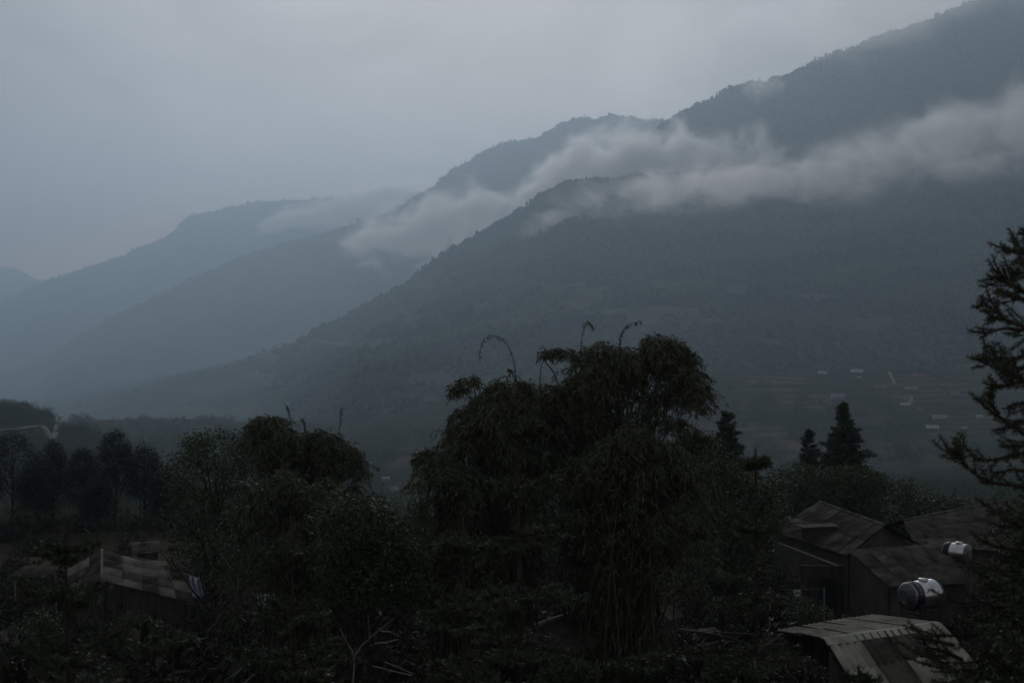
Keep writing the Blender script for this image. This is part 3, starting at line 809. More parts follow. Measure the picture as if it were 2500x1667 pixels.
bamboo('bamboo clump with two round drooping heads just left of the tallest bamboo',
       [(1118, 1100), (1128, 1050), (1150, 1000), (1200, 970), (1215, 955), (1240, 930), (1262, 928), (1280, 960), (1295, 1020), (1330, 1040)],
       1230, 40, 1.5, 80, 12, loops=([(1190, 1200), (1160, 960), (1140, 930), (1120, 938), (1112, 965)], [(1200, 1200), (1190, 970), (1175, 935), (1155, 925), (1135, 945)], [(1240, 1150), (1240, 940), (1225, 922), (1208, 935), (1203, 970)], [(1250, 1150), (1255, 935), (1275, 930), (1286, 960)]),
       shoots=([(1262, 940), (1256, 890), (1243, 850), (1225, 826), (1200, 819), (1180, 830), (1172, 855), (1173, 885)], [(1262, 935), (1250, 905), (1240, 900)], [(1120, 1000), (1100, 1015), (1094, 1040)]))
bamboo('low round bamboo head beside the gap to the valley floor',
       [(1055, 1190), (1060, 1150), (1072, 1115), (1085, 1105), (1105, 1110), (1130, 1130), (1150, 1180)],
       1115, 39, 1.2, 45, 13, low=330, loops=([(1085, 1250), (1070, 1120), (1045, 1098), (1022, 1122)], [(1080, 1250), (1062, 1110), (1040, 1105), (1025, 1130)]))
bamboo('bamboo hanging in front of the hut roof, lower right of the tallest clump',
       [(1390, 1180), (1460, 1100), (1540, 1050), (1600, 1080), (1660, 1110), (1700, 1170)],
       1520, 38, 1.5, 60, 14, low=300)
bamboo('wide bamboo clump with a looping head on the left of the gap',
       [(615, 1070), (630, 1035), (660, 1022), (700, 1030), (728, 1065), (770, 1056), (800, 1062), (830, 1085), (846, 1095), (855, 1140), (862, 1190)],
       740, 47, 2.0, 120, 15, low=380, loops=([(700, 1200), (680, 1040), (655, 1022), (632, 1032), (622, 1062)], [(700, 1200), (690, 1035), (662, 1020), (640, 1028)], [(820, 1200), (835, 1090), (852, 1086), (866, 1112)]),
       shoots=([(712, 1050), (707, 1010), (700, 988)], [(746, 1065), (744, 1035), (738, 1020)], [(818, 1085), (828, 1050), (833, 1010), (832, 990)]))
bamboo('dark bamboo drooping into the ravine at lower left of the gap',
       [(560, 1250), (620, 1180), (700, 1150), (780, 1170), (860, 1220), (940, 1280), (1010, 1330)],
       760, 40, 1.8, 80, 16, low=300)
leafy_tree('broadleaf_tree', 'dark broadleaf tree with a pointed top left of the looping bamboo', 'tree', [(400, 1140), (415, 1105), (440, 1075), (468, 1050), (500, 1048), (531, 1018), (550, 1042), (574, 1045), (595, 1034), (615, 1060), (640, 1090), (660, 1120)],
           1420, 520, 52, 1.9, 300, 21, M_BROAD, puff=0.5, leaves=75, trunk_r=0.16, group='broadleaf trees below the viewpoint')
leafy_tree('broadleaf_tree', 'dense leafy tree standing in front of the left bamboo beside the gap', 'tree', [(770, 1270), (800, 1210), (850, 1185), (900, 1188), (950, 1225), (985, 1280), (1020, 1320), (1050, 1370)],
           1480, 890, 36, 1.6, 240, 22, M_BROAD, puff=0.42, leaves=75, ll=0.12, lw=0.045, droop=0.7, group='broadleaf trees below the viewpoint')
leafy_tree('broadleaf_tree', 'shadowy leafy tree right of the tallest bamboo, below the small fir', 'tree', [(1660, 1050), (1690, 1022), (1730, 1040), (1765, 1085), (1800, 1120), (1850, 1140), (1885, 1170), (1910, 1210)],
           1420, 1760, 50, 1.8, 260, 23, M_BROAD, puff=0.5, leaves=70, group='broadleaf trees below the viewpoint')
leafy_tree('broadleaf_tree', 'low bushy tree behind the corrugated house roofs', 'tree', [(1870, 1170), (1910, 1125), (1960, 1112), (2010, 1125), (2070, 1118), (2125, 1135), (2170, 1152)],
           1330, 2010, 80, 2.4, 240, 24, M_BROAD, puff=0.6, leaves=60, ll=0.16, lw=0.08, group='broadleaf trees below the viewpoint')
leafy_tree('broadleaf_tree', 'bushy tree at the edge of the slope behind the right-hand roofs', 'tree', [(2080, 1180), (2130, 1150), (2190, 1155), (2240, 1170), (2290, 1192), (2350, 1212), (2430, 1225), (2500, 1215), (2560, 1230)],
           1330, 2270, 84, 2.4, 320, 25, M_BROAD, puff=0.6, leaves=60, ll=0.16, lw=0.08, group='broadleaf trees below the viewpoint')
# plantation of round-topped pines at the left
PG = 'round-topped trees with bare trunks at the left edge of the field'
for i, (x, top, hw, bot, d, lab) in enumerate([
        (30, 1046, 75, 1225, 108, 'broad round-topped pine at the far left end of the row'),
        (-60, 1050, 60, 1225, 106, 'pine cut by the left edge of the view'),
        (128, 1066, 42, 1235, 104, 'narrow pine second from the left end of the row'),
        (203, 1084, 45, 1240, 102, 'shorter pine left of the tallest round-topped pine'),
        (282, 1040, 44, 1212, 106, 'tallest round-topped pine of the row with a bare straight trunk'),
        (352, 1074, 46, 1215, 108, 'pine with a thin bare trunk at the right end of the row'),
        (90, 1120, 50, 1250, 98, 'low dark pine in front of the row'),
        (400, 1140, 40, 1262, 100, 'small dark tree touching the broadleaf tree'),
        (238, 1150, 40, 1262, 97, 'low dark tree left of the bare trunks')]):
    ol = [(x - hw, top + 90), (x - hw * 0.75, top + 45), (x - hw * 0.35, top + 12), (x, top), (x + hw * 0.4, top + 14), (x + hw * 0.8, top + 48), (x + hw, top + 95)]
    leafy_tree('pine_tree', lab, 'pine', ol, bot, x + 3, d, 1.6, 170, 40 + i, M_PINE, M_BARK, PG, puff=0.55, leaves=70, ll=0.14, lw=0.05, droop=-0.1, trunk_r=0.13)
for i, (x, d) in enumerate([(290, 103), (312, 105), (340, 110)]):     # thin young trunks in front of the bright field
    p = pt(x, 1300, d); g = gz(p.x, p.y); mb = MB(); rg = np.random.default_rng(i)
    r = empty('young_tree', (p.x, p.y, g)); tag(r, ['slim young tree leaning beside the tallest pine trunk', 'slim crooked young tree between the two bare pine trunks', 'thin young tree nearest the right end of the pine row'][i], 'tree', 'thin young trees on the field edge')
    Q = polyline([(0, 0, 0), (0.1 * (i - 1), 0, 1.6), (0.15, 0, 3.4 + 0.3 * i)], 8); mb.tube(Q, list(np.linspace(0.06, 0.02, 8)), 5); mb.tube([Q[3], Q[3] + (0.5, 0, 0.9)], [0.03, 0.012], 4)
    mb.build('trunk', M_BARKP if i == 0 else M_BARK, r, True)
    v, q = blades(np.array([[0.3, 0, 2.9]]) + rg.normal(0, 0.45, (220, 3)), rg.normal(0, 1, (220, 3)), 0.13, 0.05, rg); tag(np_obj('crown', v, q, M_PINE, r), kind='stuff')

SG = 'shrubs around the huts'
for i, (x, top, hw, bot, d, lab) in enumerate([
        (235, 1490, 90, 1640, 52, 'dark shrub in front of the left corner of the patchwork shed'), (350, 1478, 80, 1640, 51, 'dark shrub before the wall of the patchwork shed'),
        (455, 1500, 70, 1640, 49, 'dark shrub below the blue tarpaulin'), (90, 1470, 80, 1640, 48, 'dark shrub at the lower left edge'),
        (1905, 1375, 55, 1560, 58, 'shrub hiding the left corner of the farmhouse'), (1985, 1460, 60, 1580, 53, 'low shrub before the farmhouse door'),
        (2080, 1485, 55, 1560, 48, 'low shrub between the farmhouse and the pale corrugated roof'), (1400, 1590, 90, 1720, 33, 'low shrub before the long hut'),
        (1560, 1580, 80, 1720, 32, 'low shrub right of the long hut'), (1800, 1575, 80, 1700, 33, 'shrub left of the pale corrugated roof'), (1950, 1600, 60, 1720, 27, 'dark shrub at the corner of the pale corrugated roof')]):
    ol = [(x - hw, top + hw * .8), (x - hw * .6, top + hw * .25), (x - hw * .15, top), (x + hw * .35, top + hw * .12), (x + hw * .75, top + hw * .4), (x + hw, top + hw * .95)]
    leafy_tree('shrub', lab, 'shrub', ol, bot, x, d, 1.0, 90, 400 + i, M_BROAD if i % 2 else M_UNDER, M_BARK, SG, puff=0.32, leaves=60, ll=0.10, lw=0.04, droop=0.2, trunk_r=0.05)

# firs of the middle distance
FG = 'pointed firs standing along the slope edge'
conifer('fir_tree', 'small pointed fir just right of the tallest bamboo', pt(1774, 1000, 66), nl=0.17, nw=0.03, step=0.04, seed=61, group=FG, whorl=0.24, bare=0.25, prof=0.46, rise=0.9, ring=3, max_len=1.9)
conifer('fir_tree', 'narrow fir left of the tallest fir on the right', pt(1975, 1043, 86), nl=0.2, nw=0.035, step=0.045, seed=62, group=FG, whorl=0.28, bare=0.35, prof=0.35, rise=0.9, ring=3, max_len=2.0)
conifer('fir_tree', 'tallest and widest fir, pointing up in front of the terraced village fields', pt(2061, 983, 84), nl=0.2, nw=0.035, step=0.04, seed=63, group=FG, whorl=0.24, bare=0.2, prof=0.47, rise=1.0, ring=3, max_len=2.3)
# young firs close to the camera
NG_ = 'young firs close below the viewpoint'
conifer('young_fir', 'young fir with a bare leader pole standing in front of the right trees', pt(1845, 1093, 12), nl=0.0517, nw=0.0069, step=0.0115, seed=71, group=NG_, whorl=0.55, bare=0.16, prof=0.30, rise=0.5, ring=3, r0=0.04, max_len=1.25)
conifer('young_fir', 'young fir with a tall dark leader in front of the central bamboo', pt(1263, 930, 12.5), nl=0.0575, nw=0.0080, step=0.0108, seed=72, group=NG_, whorl=0.50, bare=0.45, prof=0.27, rise=0.6, ring=3, r0=0.045, max_len=1.4)
conifer('young_fir', 'young fir in front of the left bamboo, its leader dark against the leaves', pt(712, 1262, 11), nl=0.0517, nw=0.0080, step=0.0108, seed=73, group=NG_, whorl=0.42, bare=0.3, prof=0.40, rise=0.5, ring=3, r0=0.035)
conifer('young_fir', 'bushy young fir at the lower left in front of the patchwork shed roof', pt(158, 1262, 10), nl=0.0575, nw=0.0080, step=0.0101, seed=74, group=NG_, whorl=0.36, bare=0.25, prof=0.5, rise=0.5, ring=3, r0=0.035)
conifer('young_fir', 'young fir filling the lower centre left of the long hut roof', pt(1130, 1262, 10), nl=0.0575, nw=0.0080, step=0.0108, seed=75, group=NG_, whorl=0.42, bare=0.25, prof=0.42, rise=0.4, ring=3, r0=0.04)
conifer('young_fir', 'low young fir in front of the pole heap', pt(1560, 1560, 11), nl=0.0575, nw=0.0080, step=0.0115, seed=76, group=NG_, whorl=0.35, bare=0.2, prof=0.55, rise=0.3, ring=3, r0=0.03)
conifer('young_fir', 'small fir whose upright tip stands before the pale corrugated roof', pt(2096, 1625, 9.5), nl=0.0460, nw=0.0057, step=0.0072, seed=77, group=NG_, whorl=0.25, bare=0.14, prof=0.5, rise=0.4, ring=4, r0=0.02)
conifer('young_fir', 'low fir at the bottom left corner', pt(420, 1500, 10), nl=0.0575, nw=0.0080, step=0.0115, seed=78, group=NG_, whorl=0.35, bare=0.2, prof=0.6, rise=0.3, ring=3, r0=0.03)

# the big near fir at the right edge: branches laid out one by one
rg = np.random.default_rng(5)
DN = 9.0
tb = pt(2590, 1400, DN + 0.2); tz = gz(tb.x, tb.y); o = np.array([tb.x, tb.y, tz])
near = empty('fir_tree', tuple(o)); tag(near, 'large near fir reaching in from the right edge with long needled branches', 'fir tree')
mb = MB(); mb.tube([(0, 0, -0.2), (0.02, 0, 3), (-0.02, 0, (pt(2585, 420, DN).z - tz))], [0.11, 0.08, 0.03], 9); mb.build('trunk', M_BARK, near, True)
BR = [
 [(2600, 640), (2540, 640), (2492, 610), (2463, 557)], [(2600, 660), (2540, 640), (2497, 620), (2450, 607), (2413, 593)],
 [(2600, 760), (2500, 715), (2468, 691), (2439, 663), (2422, 622)], [(2500, 712), (2458, 687), (2430, 678), (2407, 672)],
 [(2600, 650), (2520, 645), (2473, 641)], [(2600, 690), (2510, 668), (2463, 664)], [(2560, 740), (2482, 728), (2434, 706)],
 [(2600, 830), (2500, 797), (2453, 777), (2420, 734), (2406, 697)], [(2453, 777), (2420, 752), (2389, 739)],
 [(2600, 800), (2500, 806), (2453, 801), (2406, 813), (2363, 805)], [(2470, 790), (2440, 775), (2412, 776)],
 [(2600, 970), (2500, 932), (2468, 911), (2439, 878), (2410, 840)], [(2500, 925), (2463, 916), (2420, 892), (2372, 873)],
 [(2600, 850), (2500, 868), (2458, 887), (2440, 905)], [(2600, 940), (2500, 930), (2439, 945), (2400, 933)], [(2450, 905), (2420, 880), (2398, 862)],
 [(2600, 1120), (2500, 1060), (2439, 1016), (2396, 983), (2404, 958)], [(2440, 1010), (2418, 985), (2412, 955)],
 [(2600, 1060), (2500, 1028), (2468, 1040), (2422, 1052)], [(2600, 1010), (2540, 990), (2480, 985), (2450, 1000)],
 [(2600, 1130), (2500, 1107), (2429, 1122), (2386, 1117), (2350, 1081)], [(2600, 1230), (2500, 1189), (2429, 1179), (2391, 1165), (2348, 1131), (2298, 1112)],
 [(2360, 1140), (2345, 1115), (2327, 1092)], [(2600, 900), (2540, 885), (2490, 900), (2455, 930)], [(2600, 1080), (2530, 1075), (2480, 1090), (2440, 1085)],
 [(2600, 720), (2550, 700), (2520, 660), (2505, 620)], [(2600, 580), (2560, 560), (2520, 575), (2485, 570)], [(2600, 1180), (2500, 1150), (2450, 1150), (2400, 1180)],
 [(2620, 1420), (2450, 1460), (2350, 1470), (2268, 1438)], [(2620, 1500), (2420, 1540), (2300, 1550), (2207, 1527)], [(2620, 1560), (2450, 1600), (2309, 1618), (2188, 1565)],
 [(2620, 1600), (2420, 1640), (2300, 1630), (2191, 1597)], [(2330, 1575), (2270, 1560), (2230, 1555)], [(2350, 1610), (2290, 1585), (2250, 1583)], 
 [(2620, 1350), (2480, 1340), (2420, 1330), (2370, 1300)], [(2620, 1280), (2520, 1260), (2440, 1250), (2380, 1215)], [(2620, 1450), (2500, 1400), (2420, 1390), (2350, 1380)],
 [(2620, 1330), (2540, 1290), (2470, 1290), (2400, 1270)], [(2620, 1530), (2520, 1490), (2440, 1480), (2380, 1500)], [(2620, 1660), (2500, 1660), (2420, 1600), (2340, 1570)]]
k = 0
for pl in BR:
    dp = DN + rg.uniform(-0.5, 0.5)
    P = polyline([np.array(pt(x, y, DN * 1.0 + (dp - DN) * min(1, (2620 - x) / 150))) - o for x, y in pl], 12)
    mb = MB(); mb.tube(P, list(np.linspace(0.014, 0.004, 12)), 5)
    parts = [needle_branch(P, rg, 0.036, 0.0052, 0.0065, 0.12, 4)]
    for s in np.arange(0.2, 0.9, 0.15):
        for sg in (-1, 1):
            if rg.random() < (0.85 if min(q_[0] for q_ in pl) < 2270 and pl[-1][1] < 1480 and pl[-1][1] > 1400 else 0.35): continue
            i = int(s * 11); t = nrm(P[i + 1] - P[i]); side = nrm(nrm(np.cross(t, np.array([0, 1.0, 0]))) * sg * rg.uniform(.2, 1) + np.array([0, 1.0, 0]) * rg.normal(0, .7)); l2 = 0.19 * (1.15 - s) * rg.uniform(0.6, 1.25)
            Q = polyline([P[i], P[i] + (t * 0.8 + side * 0.7) * l2 * 0.6, P[i] + (t * 0.95 + side * 0.75 + (0, 0, 0.1)) * l2], 4)
            mb.tube(Q, [0.005, 0.004, 0.0035, 0.003], 4); parts.append(needle_branch(Q, rg, 0.034, 0.005, 0.0075, 0.12, 4))
    b = mb.build('branch', M_BARK, near, True)
    V, Fq = join(parts); tag(np_obj('needles', V, Fq, M_FIR, b), kind='stuff')
# its dense lower skirt, one more set of branches each its own part
for i in range(46):
    y = rg.uniform(1240, 1760); x_end = 2600 - rg.uniform(90, 250 if y < 1530 else 330) * (0.5 + 0.5 * min(1, (y - 1200) / 250)); dp = DN + rg.uniform(-0.9, 0.7)
    P = polyline([np.array(pt(2600, y - 30, DN)) - o, np.array(pt((2600 + x_end) / 2, y, dp)) - o, np.array(pt(x_end, y + rg.uniform(-60, 10), dp)) - o], 10)
    mb = MB(); mb.tube(P, list(np.linspace(0.013, 0.004, 10)), 4); parts = [needle_branch(P, rg, 0.04, 0.007, 0.010, 0.15, 4)]
    for s in np.arange(0.15, 0.9, 0.12):
        for sg in (-1, 1):
            j = int(s * 9); t = nrm(P[j + 1] - P[j]); side = nrm(np.array([0, 1.0, 0.5]) * sg + rg.normal(0, 0.4, 3)); l2 = 0.35 * (1.1 - s)
            Q = polyline([P[j], P[j] + (t * 0.8 + side * 0.7) * l2], 3); parts.append(needle_branch(Q, rg, 0.04, 0.008, 0.014, 0.15, 4))
    b = mb.build('branch', M_BARK, near); V, Fq = join(parts); tag(np_obj('needles', V, Fq, M_FIR, b), kind='stuff')

# ------------------------------------------------------------------ buildings
def roof_patch(root, A, B, Cc, Dd, cols, rows, waves, mats, seed=0, amp=0.024, over=0.06, name='roof_sheet', jitter=0.012):
    """corrugated sheets laid on the slope A-B (upper edge) to C-D (lower edge); corrugations run down the slope. Points are local Vectors"""
    rg = np.random.default_rng(seed)
    A, B, Cc, Dd = (np.array(v, float) for v in (A, B, Cc, Dd))
    def P(u, v): return (A * (1 - u) + B * u) * (1 - v) + (Cc * (1 - u) + Dd * u) * v
    nrml = nrm(np.cross(B - A, Cc - A)); nrml = nrml * (1 if nrml[2] > 0 else -1)
    for r in range(rows):
        for c in range(cols):
            u0, u1 = c / cols, (c + 1.04) / cols; v0, v1 = r / rows, (r + 1 + (over if r < rows - 1 else 0)) / rows
            u1 = min(u1, 1.0 + 0.02)
            nu = waves * 4 + 1; us_ = np.linspace(u0, u1, nu); off = rg.normal(0, jitter); sh = rg.normal(0, 0.004)
            top = []; 
            for vv in (v0, v1):
                w = np.cos(np.linspace(0, waves * 2 * math.pi, nu)) * amp
                L = np.array([P(u, vv + sh) for u in us_]) + nrml * (w + (0.012 * (rows - r)) * 0 + (0.018 if vv == v1 and r < rows - 1 else 0) + off * (vv == v1) + 0.02)[:, None]
                top.append(L)
            T = np.concatenate(top); Bt = T - nrml * 0.008
            V = np.concatenate([T, Bt]); i = np.arange(nu - 1)
            F1 = np.stack([i, i + 1, i + 1 + nu, i + nu], 1); F2 = F1[:, ::-1] + 2 * nu
            ed = np.stack([i + nu, i + 1 + nu, i + 1 + 3 * nu, i + 3 * nu], 1)
            m = mats[rg.integers(0, len(mats))]
            np_obj(name, V, np.concatenate([F1, F2, ed]), m, root, smooth=False)
def wall_quad(root, name, P0, P1, zb, thick, mat, top0=None, top1=None):
    """upright wall from P0 to P1 (top edge points), down to zb, with real thickness"""
    P0, P1 = np.array(P0, float), np.array(P1, float); d = nrm(P1 - P0); n = np.array([-d[1], d[0], 0]) * thick
    vs = []
    for P in (P0, P1):
        for s in (0, 1): vs += [P + n * s, np.array([P[0] + n[0] * s, P[1] + n[1] * s, zb])]
    f = [(0, 1, 5, 4), (2, 6, 7, 3), (0, 4, 6, 2), (1, 3, 7, 5), (0, 2, 3, 1), (4, 5, 7, 6)]
    return MB().add(vs, f).build(name, mat, root)
def loc(o_): return lambda x, y, d: Vector(pt(x, y, d)) - Vector(o_)

# B1: pale roofed hut in the bottom right corner
o1 = Vector((8.6, 32.3, gz(8.6, 32.3))); h = empty('corrugated_hut', o1); tag(h, 'hut with a pale corrugated roof and cracked ridge cap in the bottom right corner', 'hut')
q = loc(o1); A, B_ = q(2011, 1563, 31), q(2290, 1524, 32.6); Cc, Dd = q(2102, 1715, 29.6), q(2392, 1642, 31.6); E_, F_ = q(1888, 1541, 33.4), q(2123, 1502, 35.2)
roof_patch(h, A, B_, Cc, Dd, 4, 2, 4, [M_FIBRE_L, M_FIBRE_L, M_STREAK], 31, amp=0.055)
roof_patch(h, A + Vector((0, 0, .01)), B_ + Vector((0, 0, .01)), E_, F_, 4, 2, 5, [M_FIBRE, M_FIBRE], 32, amp=0.03)
for i in range(4):     # ridge caps
    a = A.lerp(B_, i / 4) + Vector((0, 0, 0.055 + 0.008 * (i % 2))); b = A.lerp(B_, (i + 1.03) / 4) + Vector((0, 0, 0.055 + 0.008 * (i % 2)))
    dn, up_ = (Cc - A).normalized() * 0.2, (E_ - A).normalized() * 0.16
    MB().add([a, b, a + dn, b + dn, a + up_, b + up_, a - Vector((0, 0, .02)), b - Vector((0, 0, .02)), a + dn - Vector((0, 0, .02)), b + dn - Vector((0, 0, .02)), a + up_ - Vector((0, 0, .02)), b + up_ - Vector((0, 0, .02))],
             [(0, 2, 3, 1), (0, 1, 5, 4), (2, 8, 9, 3), (4, 5, 11, 10), (0, 6, 8, 2), (1, 3, 9, 7), (6, 7, 9, 8), (6, 10, 11, 7), (0, 4, 10, 6), (1, 7, 11, 5)]).build('ridge_cap', M_FIBRE_L, h)
wall_quad(h, 'wall', Cc.lerp(A, .12) + Vector((0.1, 0, -.06)), Dd.lerp(B_, .12) + Vector((-.15, 0, -.06)), -0.3, 0.1, M_PLANK)
wall_quad(h, 'wall', Cc.lerp(A, .12) + Vector((0.1, 0.11, -.06)), A.lerp(Cc, .1) + Vector((.1, 0, -.1)), -0.3, 0.1, M_PLANK)
wall_quad(h, 'wall', Dd.lerp(B_, .12) + Vector((-.15, 0.11, -.06)), B_.lerp(Dd, .1) + Vector((-.15, 0, -.1)), -0.3, 0.1, M_PLANK)
wall_quad(h, 'wall', E_.lerp(A, .12) + Vector((0.1, 0, -.1)), F_.lerp(B_, .12) + Vector((-.15, 0, -.1)), -0.3, 0.1, M_PLANK)

# B2 + B3: house with gable, long corrugated roof, and the lower lean-to in front
o2 = Vector((15.5, 64, gz(15.5, 64))); h = empty('farm_house', o2); tag(h, 'old farmhouse with dark corrugated gable roof and a rusty brown lean-to roof in front', 'house')
q = loc(o2); A, Rr = q(2160, 1284, 66), q(1999, 1226, 73.3); L1, L2 = q(2067, 1357, 64), q(1884, 1298, 70.4); E1 = q(2247, 1331, 66.5); E2 = E1 + (Rr - A)
roof_patch(h, Rr, A, L2, L1, 8, 2, 6, [M_FIBRE_D, M_FIBRE_D, M_STREAK], 41)
roof_patch(h, A + Vector((0, 0, .012)), Rr + Vector((0, 0, .012)), E1, E2, 8, 2, 6, [M_FIBRE_D], 42)
mb = MB(); mb.tube([A + Vector((0, 0, .05)), Rr + Vector((0, 0, .05))], 0.07, 6); mb.build('ridge_cap', M_STREAK, h)
zb = -0.4
gi = Vector((0, .35, 0))
MB().add([L1 + gi + Vector((.25, 0, -.05)), A + gi + Vector((0, 0, -.08)), E1 + gi + Vector((-.25, 0, -.05)), (E1.x - .25, E1.y + .35, zb), (L1.x + .25, L1.y + .35, zb),
          L1 + gi * 1.6 + Vector((.25, 0, -.05)), A + gi * 1.6 + Vector((0, 0, -.08)), E1 + gi * 1.6 + Vector((-.25, 0, -.05)), (E1.x - .25, E1.y + .56, zb), (L1.x + .25, L1.y + .56, zb)],
         [(0, 1, 2, 3, 4), (5, 9, 8, 7, 6), (0, 5, 6, 1), (1, 6, 7, 2), (2, 7, 8, 3), (3, 8, 9, 4), (4, 9, 5, 0)]).build('gable_wall', M_WALL, h)
wall_quad(h, 'wall', L2.lerp(Rr, .08) + Vector((0, 0, -.12)), L1.lerp(A, .08) + Vector((0, .3, -.12)), zb, 0.15, M_WALL)
wall_quad(h, 'wall', E1 + Vector((-.3, .6, -.1)), E2 + Vector((-.3, 0, -.1)), zb, 0.15, M_WALL)
# chimney-like wall stub with its own little slab on the left roof
c = L2.lerp(L1, .55).lerp(Rr.lerp(A, .4), .22)
MB().box(c + Vector((0, 0, .22)), (1.5, .5, .55), 0.25).build('wall_stub', M_WALL, h)
MB().box(c + Vector((-.1, -.1, .56)), (1.9, .9, .05), 0.25).build('stub_slab', M_FIBRE_D, h)
# lean-to
TL, TR_, BL, BR_ = q(2068, 1343, 62.2), q(2292, 1327, 63), q(2168, 1432, 58.6), q(2372, 1424, 59.4)
roof_patch(h, TL, TR_, BL, BR_, 5, 2, 5, [M_STREAK, M_FIBRE_D, M_STREAK], 43, amp=0.028)
wall_quad(h, 'lean_to_wall', BL + Vector((.25, .35, -.08)), BL.lerp(BR_, .42) + Vector((0, .35, -.08)), zb, 0.12, M_WALL)
wall_quad(h, 'lean_to_wall', BL + Vector((.22, .5, -.08)), TL + Vector((.45, -.1, -.2)), zb, 0.12, M_WALL)
wall_quad(h, 'lean_to_wall', BL.lerp(BR_, .43) + Vector((0, .34, -.08)), BR_ + Vector((-.2, .34, -.08)), zb, 0.12, M_PLANK)
fw = L1 + Vector((-2.2, -.4, -.35)); 
wall_quad(h, 'front_wall', fw, L1 + Vector((-.2, -.4, -.35)), zb, 0.12, M_PLANK)
dr_ = MB().box(((fw.x + L1.x) / 2 + .15, fw.y - .06, 1.0 + zb * .5), (0.85, 0.08, 2.0)).build('doorway', M_DARKIN, h)  # dark panel on the wall, the opening's inner shade painted on
for dx in (-.5, .5): MB().box(((fw.x + L1.x) / 2 + .15 + dx * .93, fw.y - .075, 1.0 + zb * .5), (0.07, 0.1, 2.05)).build('frame', M_PLANK, dr_)
mb = MB(); mb.tube([L2.lerp(L1, .1) + Vector((-1.1, -1.5, .15)), L1 + Vector((-.6, -1.0, -.25))], .05, 5); mb.build('eave_pole', M_TIMBER, h)

# B4: wide dark roof behind at the right
o4 = Vector((23.5, 74, gz(23.5, 74))); h = empty('farm_house', o4); tag(h, 'dark roofed house half hidden behind the near fir at the right', 'house')
q = loc(o4); A, B_, Cc, Dd = q(2205, 1272, 74), q(2460, 1222, 79), q(2235, 1338, 68.5), q(2520, 1345, 71)
roof_patch(h, A, B_, Cc, Dd, 8, 3, 5, [M_FIBRE_D, M_FIBRE_D, M_STREAK], 51)
roof_patch(h, A + Vector((0, 0, .01)), B_ + Vector((0, 0, .01)), A + Vector((-.5, 4, -1.1)), B_ + Vector((-.5, 4, -1.1)), 8, 1, 5, [M_FIBRE_D], 52)
mb = MB(); mb.tube([A + Vector((0, 0, .05)), B_ + Vector((0, 0, .05))], 0.07, 6); mb.build('ridge_cap', M_STREAK, h)
wall_quad(h, 'wall', Cc + Vector((.3, .4, -.1)), Dd + Vector((-.3, .4, -.1)), zb, 0.15, M_WALL)
wall_quad(h, 'wall', Cc + Vector((.3, .56, -.1)), A + Vector((.3, 3.2, -1)), zb, 0.15, M_WALL)
wall_quad(h, 'wall', Dd + Vector((-.3, .56, -.1)), B_ + Vector((-.3, 3.2, -1)), zb, 0.15, M_WALL)

# B5: long low hut roof in the lower centre
o5 = Vector((2.5, 42, gz(2.5, 42))); h = empty('long_hut', o5); tag(h, 'long low hut with a dark corrugated roof under the central bamboo', 'hut')
q = loc(o5); A, B_, Cc, Dd = q(1262, 1548, 39.6), q(1600, 1434, 45.4), q(1345, 1612, 38), q(1668, 1505, 43.6)
roof_patch(h, A, B_, Cc, Dd, 8, 2, 5, [M_FIBRE_D, M_STREAK, M_FIBRE_D], 61)
roof_patch(h, A + Vector((0, 0, .01)), B_ + Vector((0, 0, .01)), A + Vector((-1.3, 1.6, -.9)), B_ + Vector((-1.3, 1.6, -.9)), 8, 1, 5, [M_FIBRE_D], 62)
for i in range(6):
    a, b = A.lerp(B_, i / 6), A.lerp(B_, (i + 1.02) / 6); mb = MB(); mb.tube([a + Vector((0, 0, .06)), b + Vector((0, 0, .06))], 0.085, 6); mb.build('ridge_cap', M_FIBRE, h)
wall_quad(h, 'wall', Cc.lerp(A, .15) + Vector((0, 0, -.08)), Dd.lerp(B_, .15) + Vector((0, 0, -.08)), zb, 0.12, M_PLANK)
wall_quad(h, 'wall', Cc.lerp(A, .15) + Vector((0, .12, -.08)), A + Vector((-1.0, 1.2, -.9)), zb, 0.12, M_PLANK)
wall_quad(h, 'wall', Dd.lerp(B_, .15) + Vector((0, .12, -.08)), B_ + Vector((-1.0, 1.2, -.9)), zb, 0.12, M_PLANK)

# B6: patchwork shed at the left
o6 = Vector((-15.5, 58.5, gz(-15.5, 58.5))); h = empty('patchwork_shed', o6); tag(h, 'shed at the lower left with a patchwork roof of pale and dark fibre sheets', 'shed')
q = loc(o6); TL, TM, TR_ = q(249, 1343, 60), q(345, 1368, 59.2), q(443, 1371, 58.4); BL, BR_ = q(249, 1417, 57.6), q(474, 1473, 54.6)
BM = BL.lerp(BR_, .45)
roof_patch(h, TL, TM, BL, BM, 2, 4, 8, [M_FIBRE, M_STREAK, M_FIBRE_D, M_FIBRE], 71, amp=0.02, jitter=0.004)
roof_patch(h, TM, TR_, BM, BR_, 3, 4, 8, [M_FIBRE, M_FIBRE, M_STREAK, M_FIBRE_D], 72, amp=0.02, jitter=0.004)
LT, LB = q(160, 1392, 61.5), q(178, 1442, 58.5)
roof_patch(h, LT, TL, LB, BL, 3, 3, 8, [M_FIBRE, M_STREAK, M_FIBRE_D], 73, amp=0.02, jitter=0.004)
for i in range(3): mb = MB(); mb.tube([TL.lerp(BL, i / 3) + Vector((0, 0, .05)), TL.lerp(BL, (i + .96) / 3) + Vector((0, 0, .05))], .055, 6); mb.build('ridge_cap', M_FIBRE, h)
wall_quad(h, 'wall', BL + Vector((.1, .3, -.08)), BR_ + Vector((-.25, .3, -.1)), zb, .1, M_PLANK)
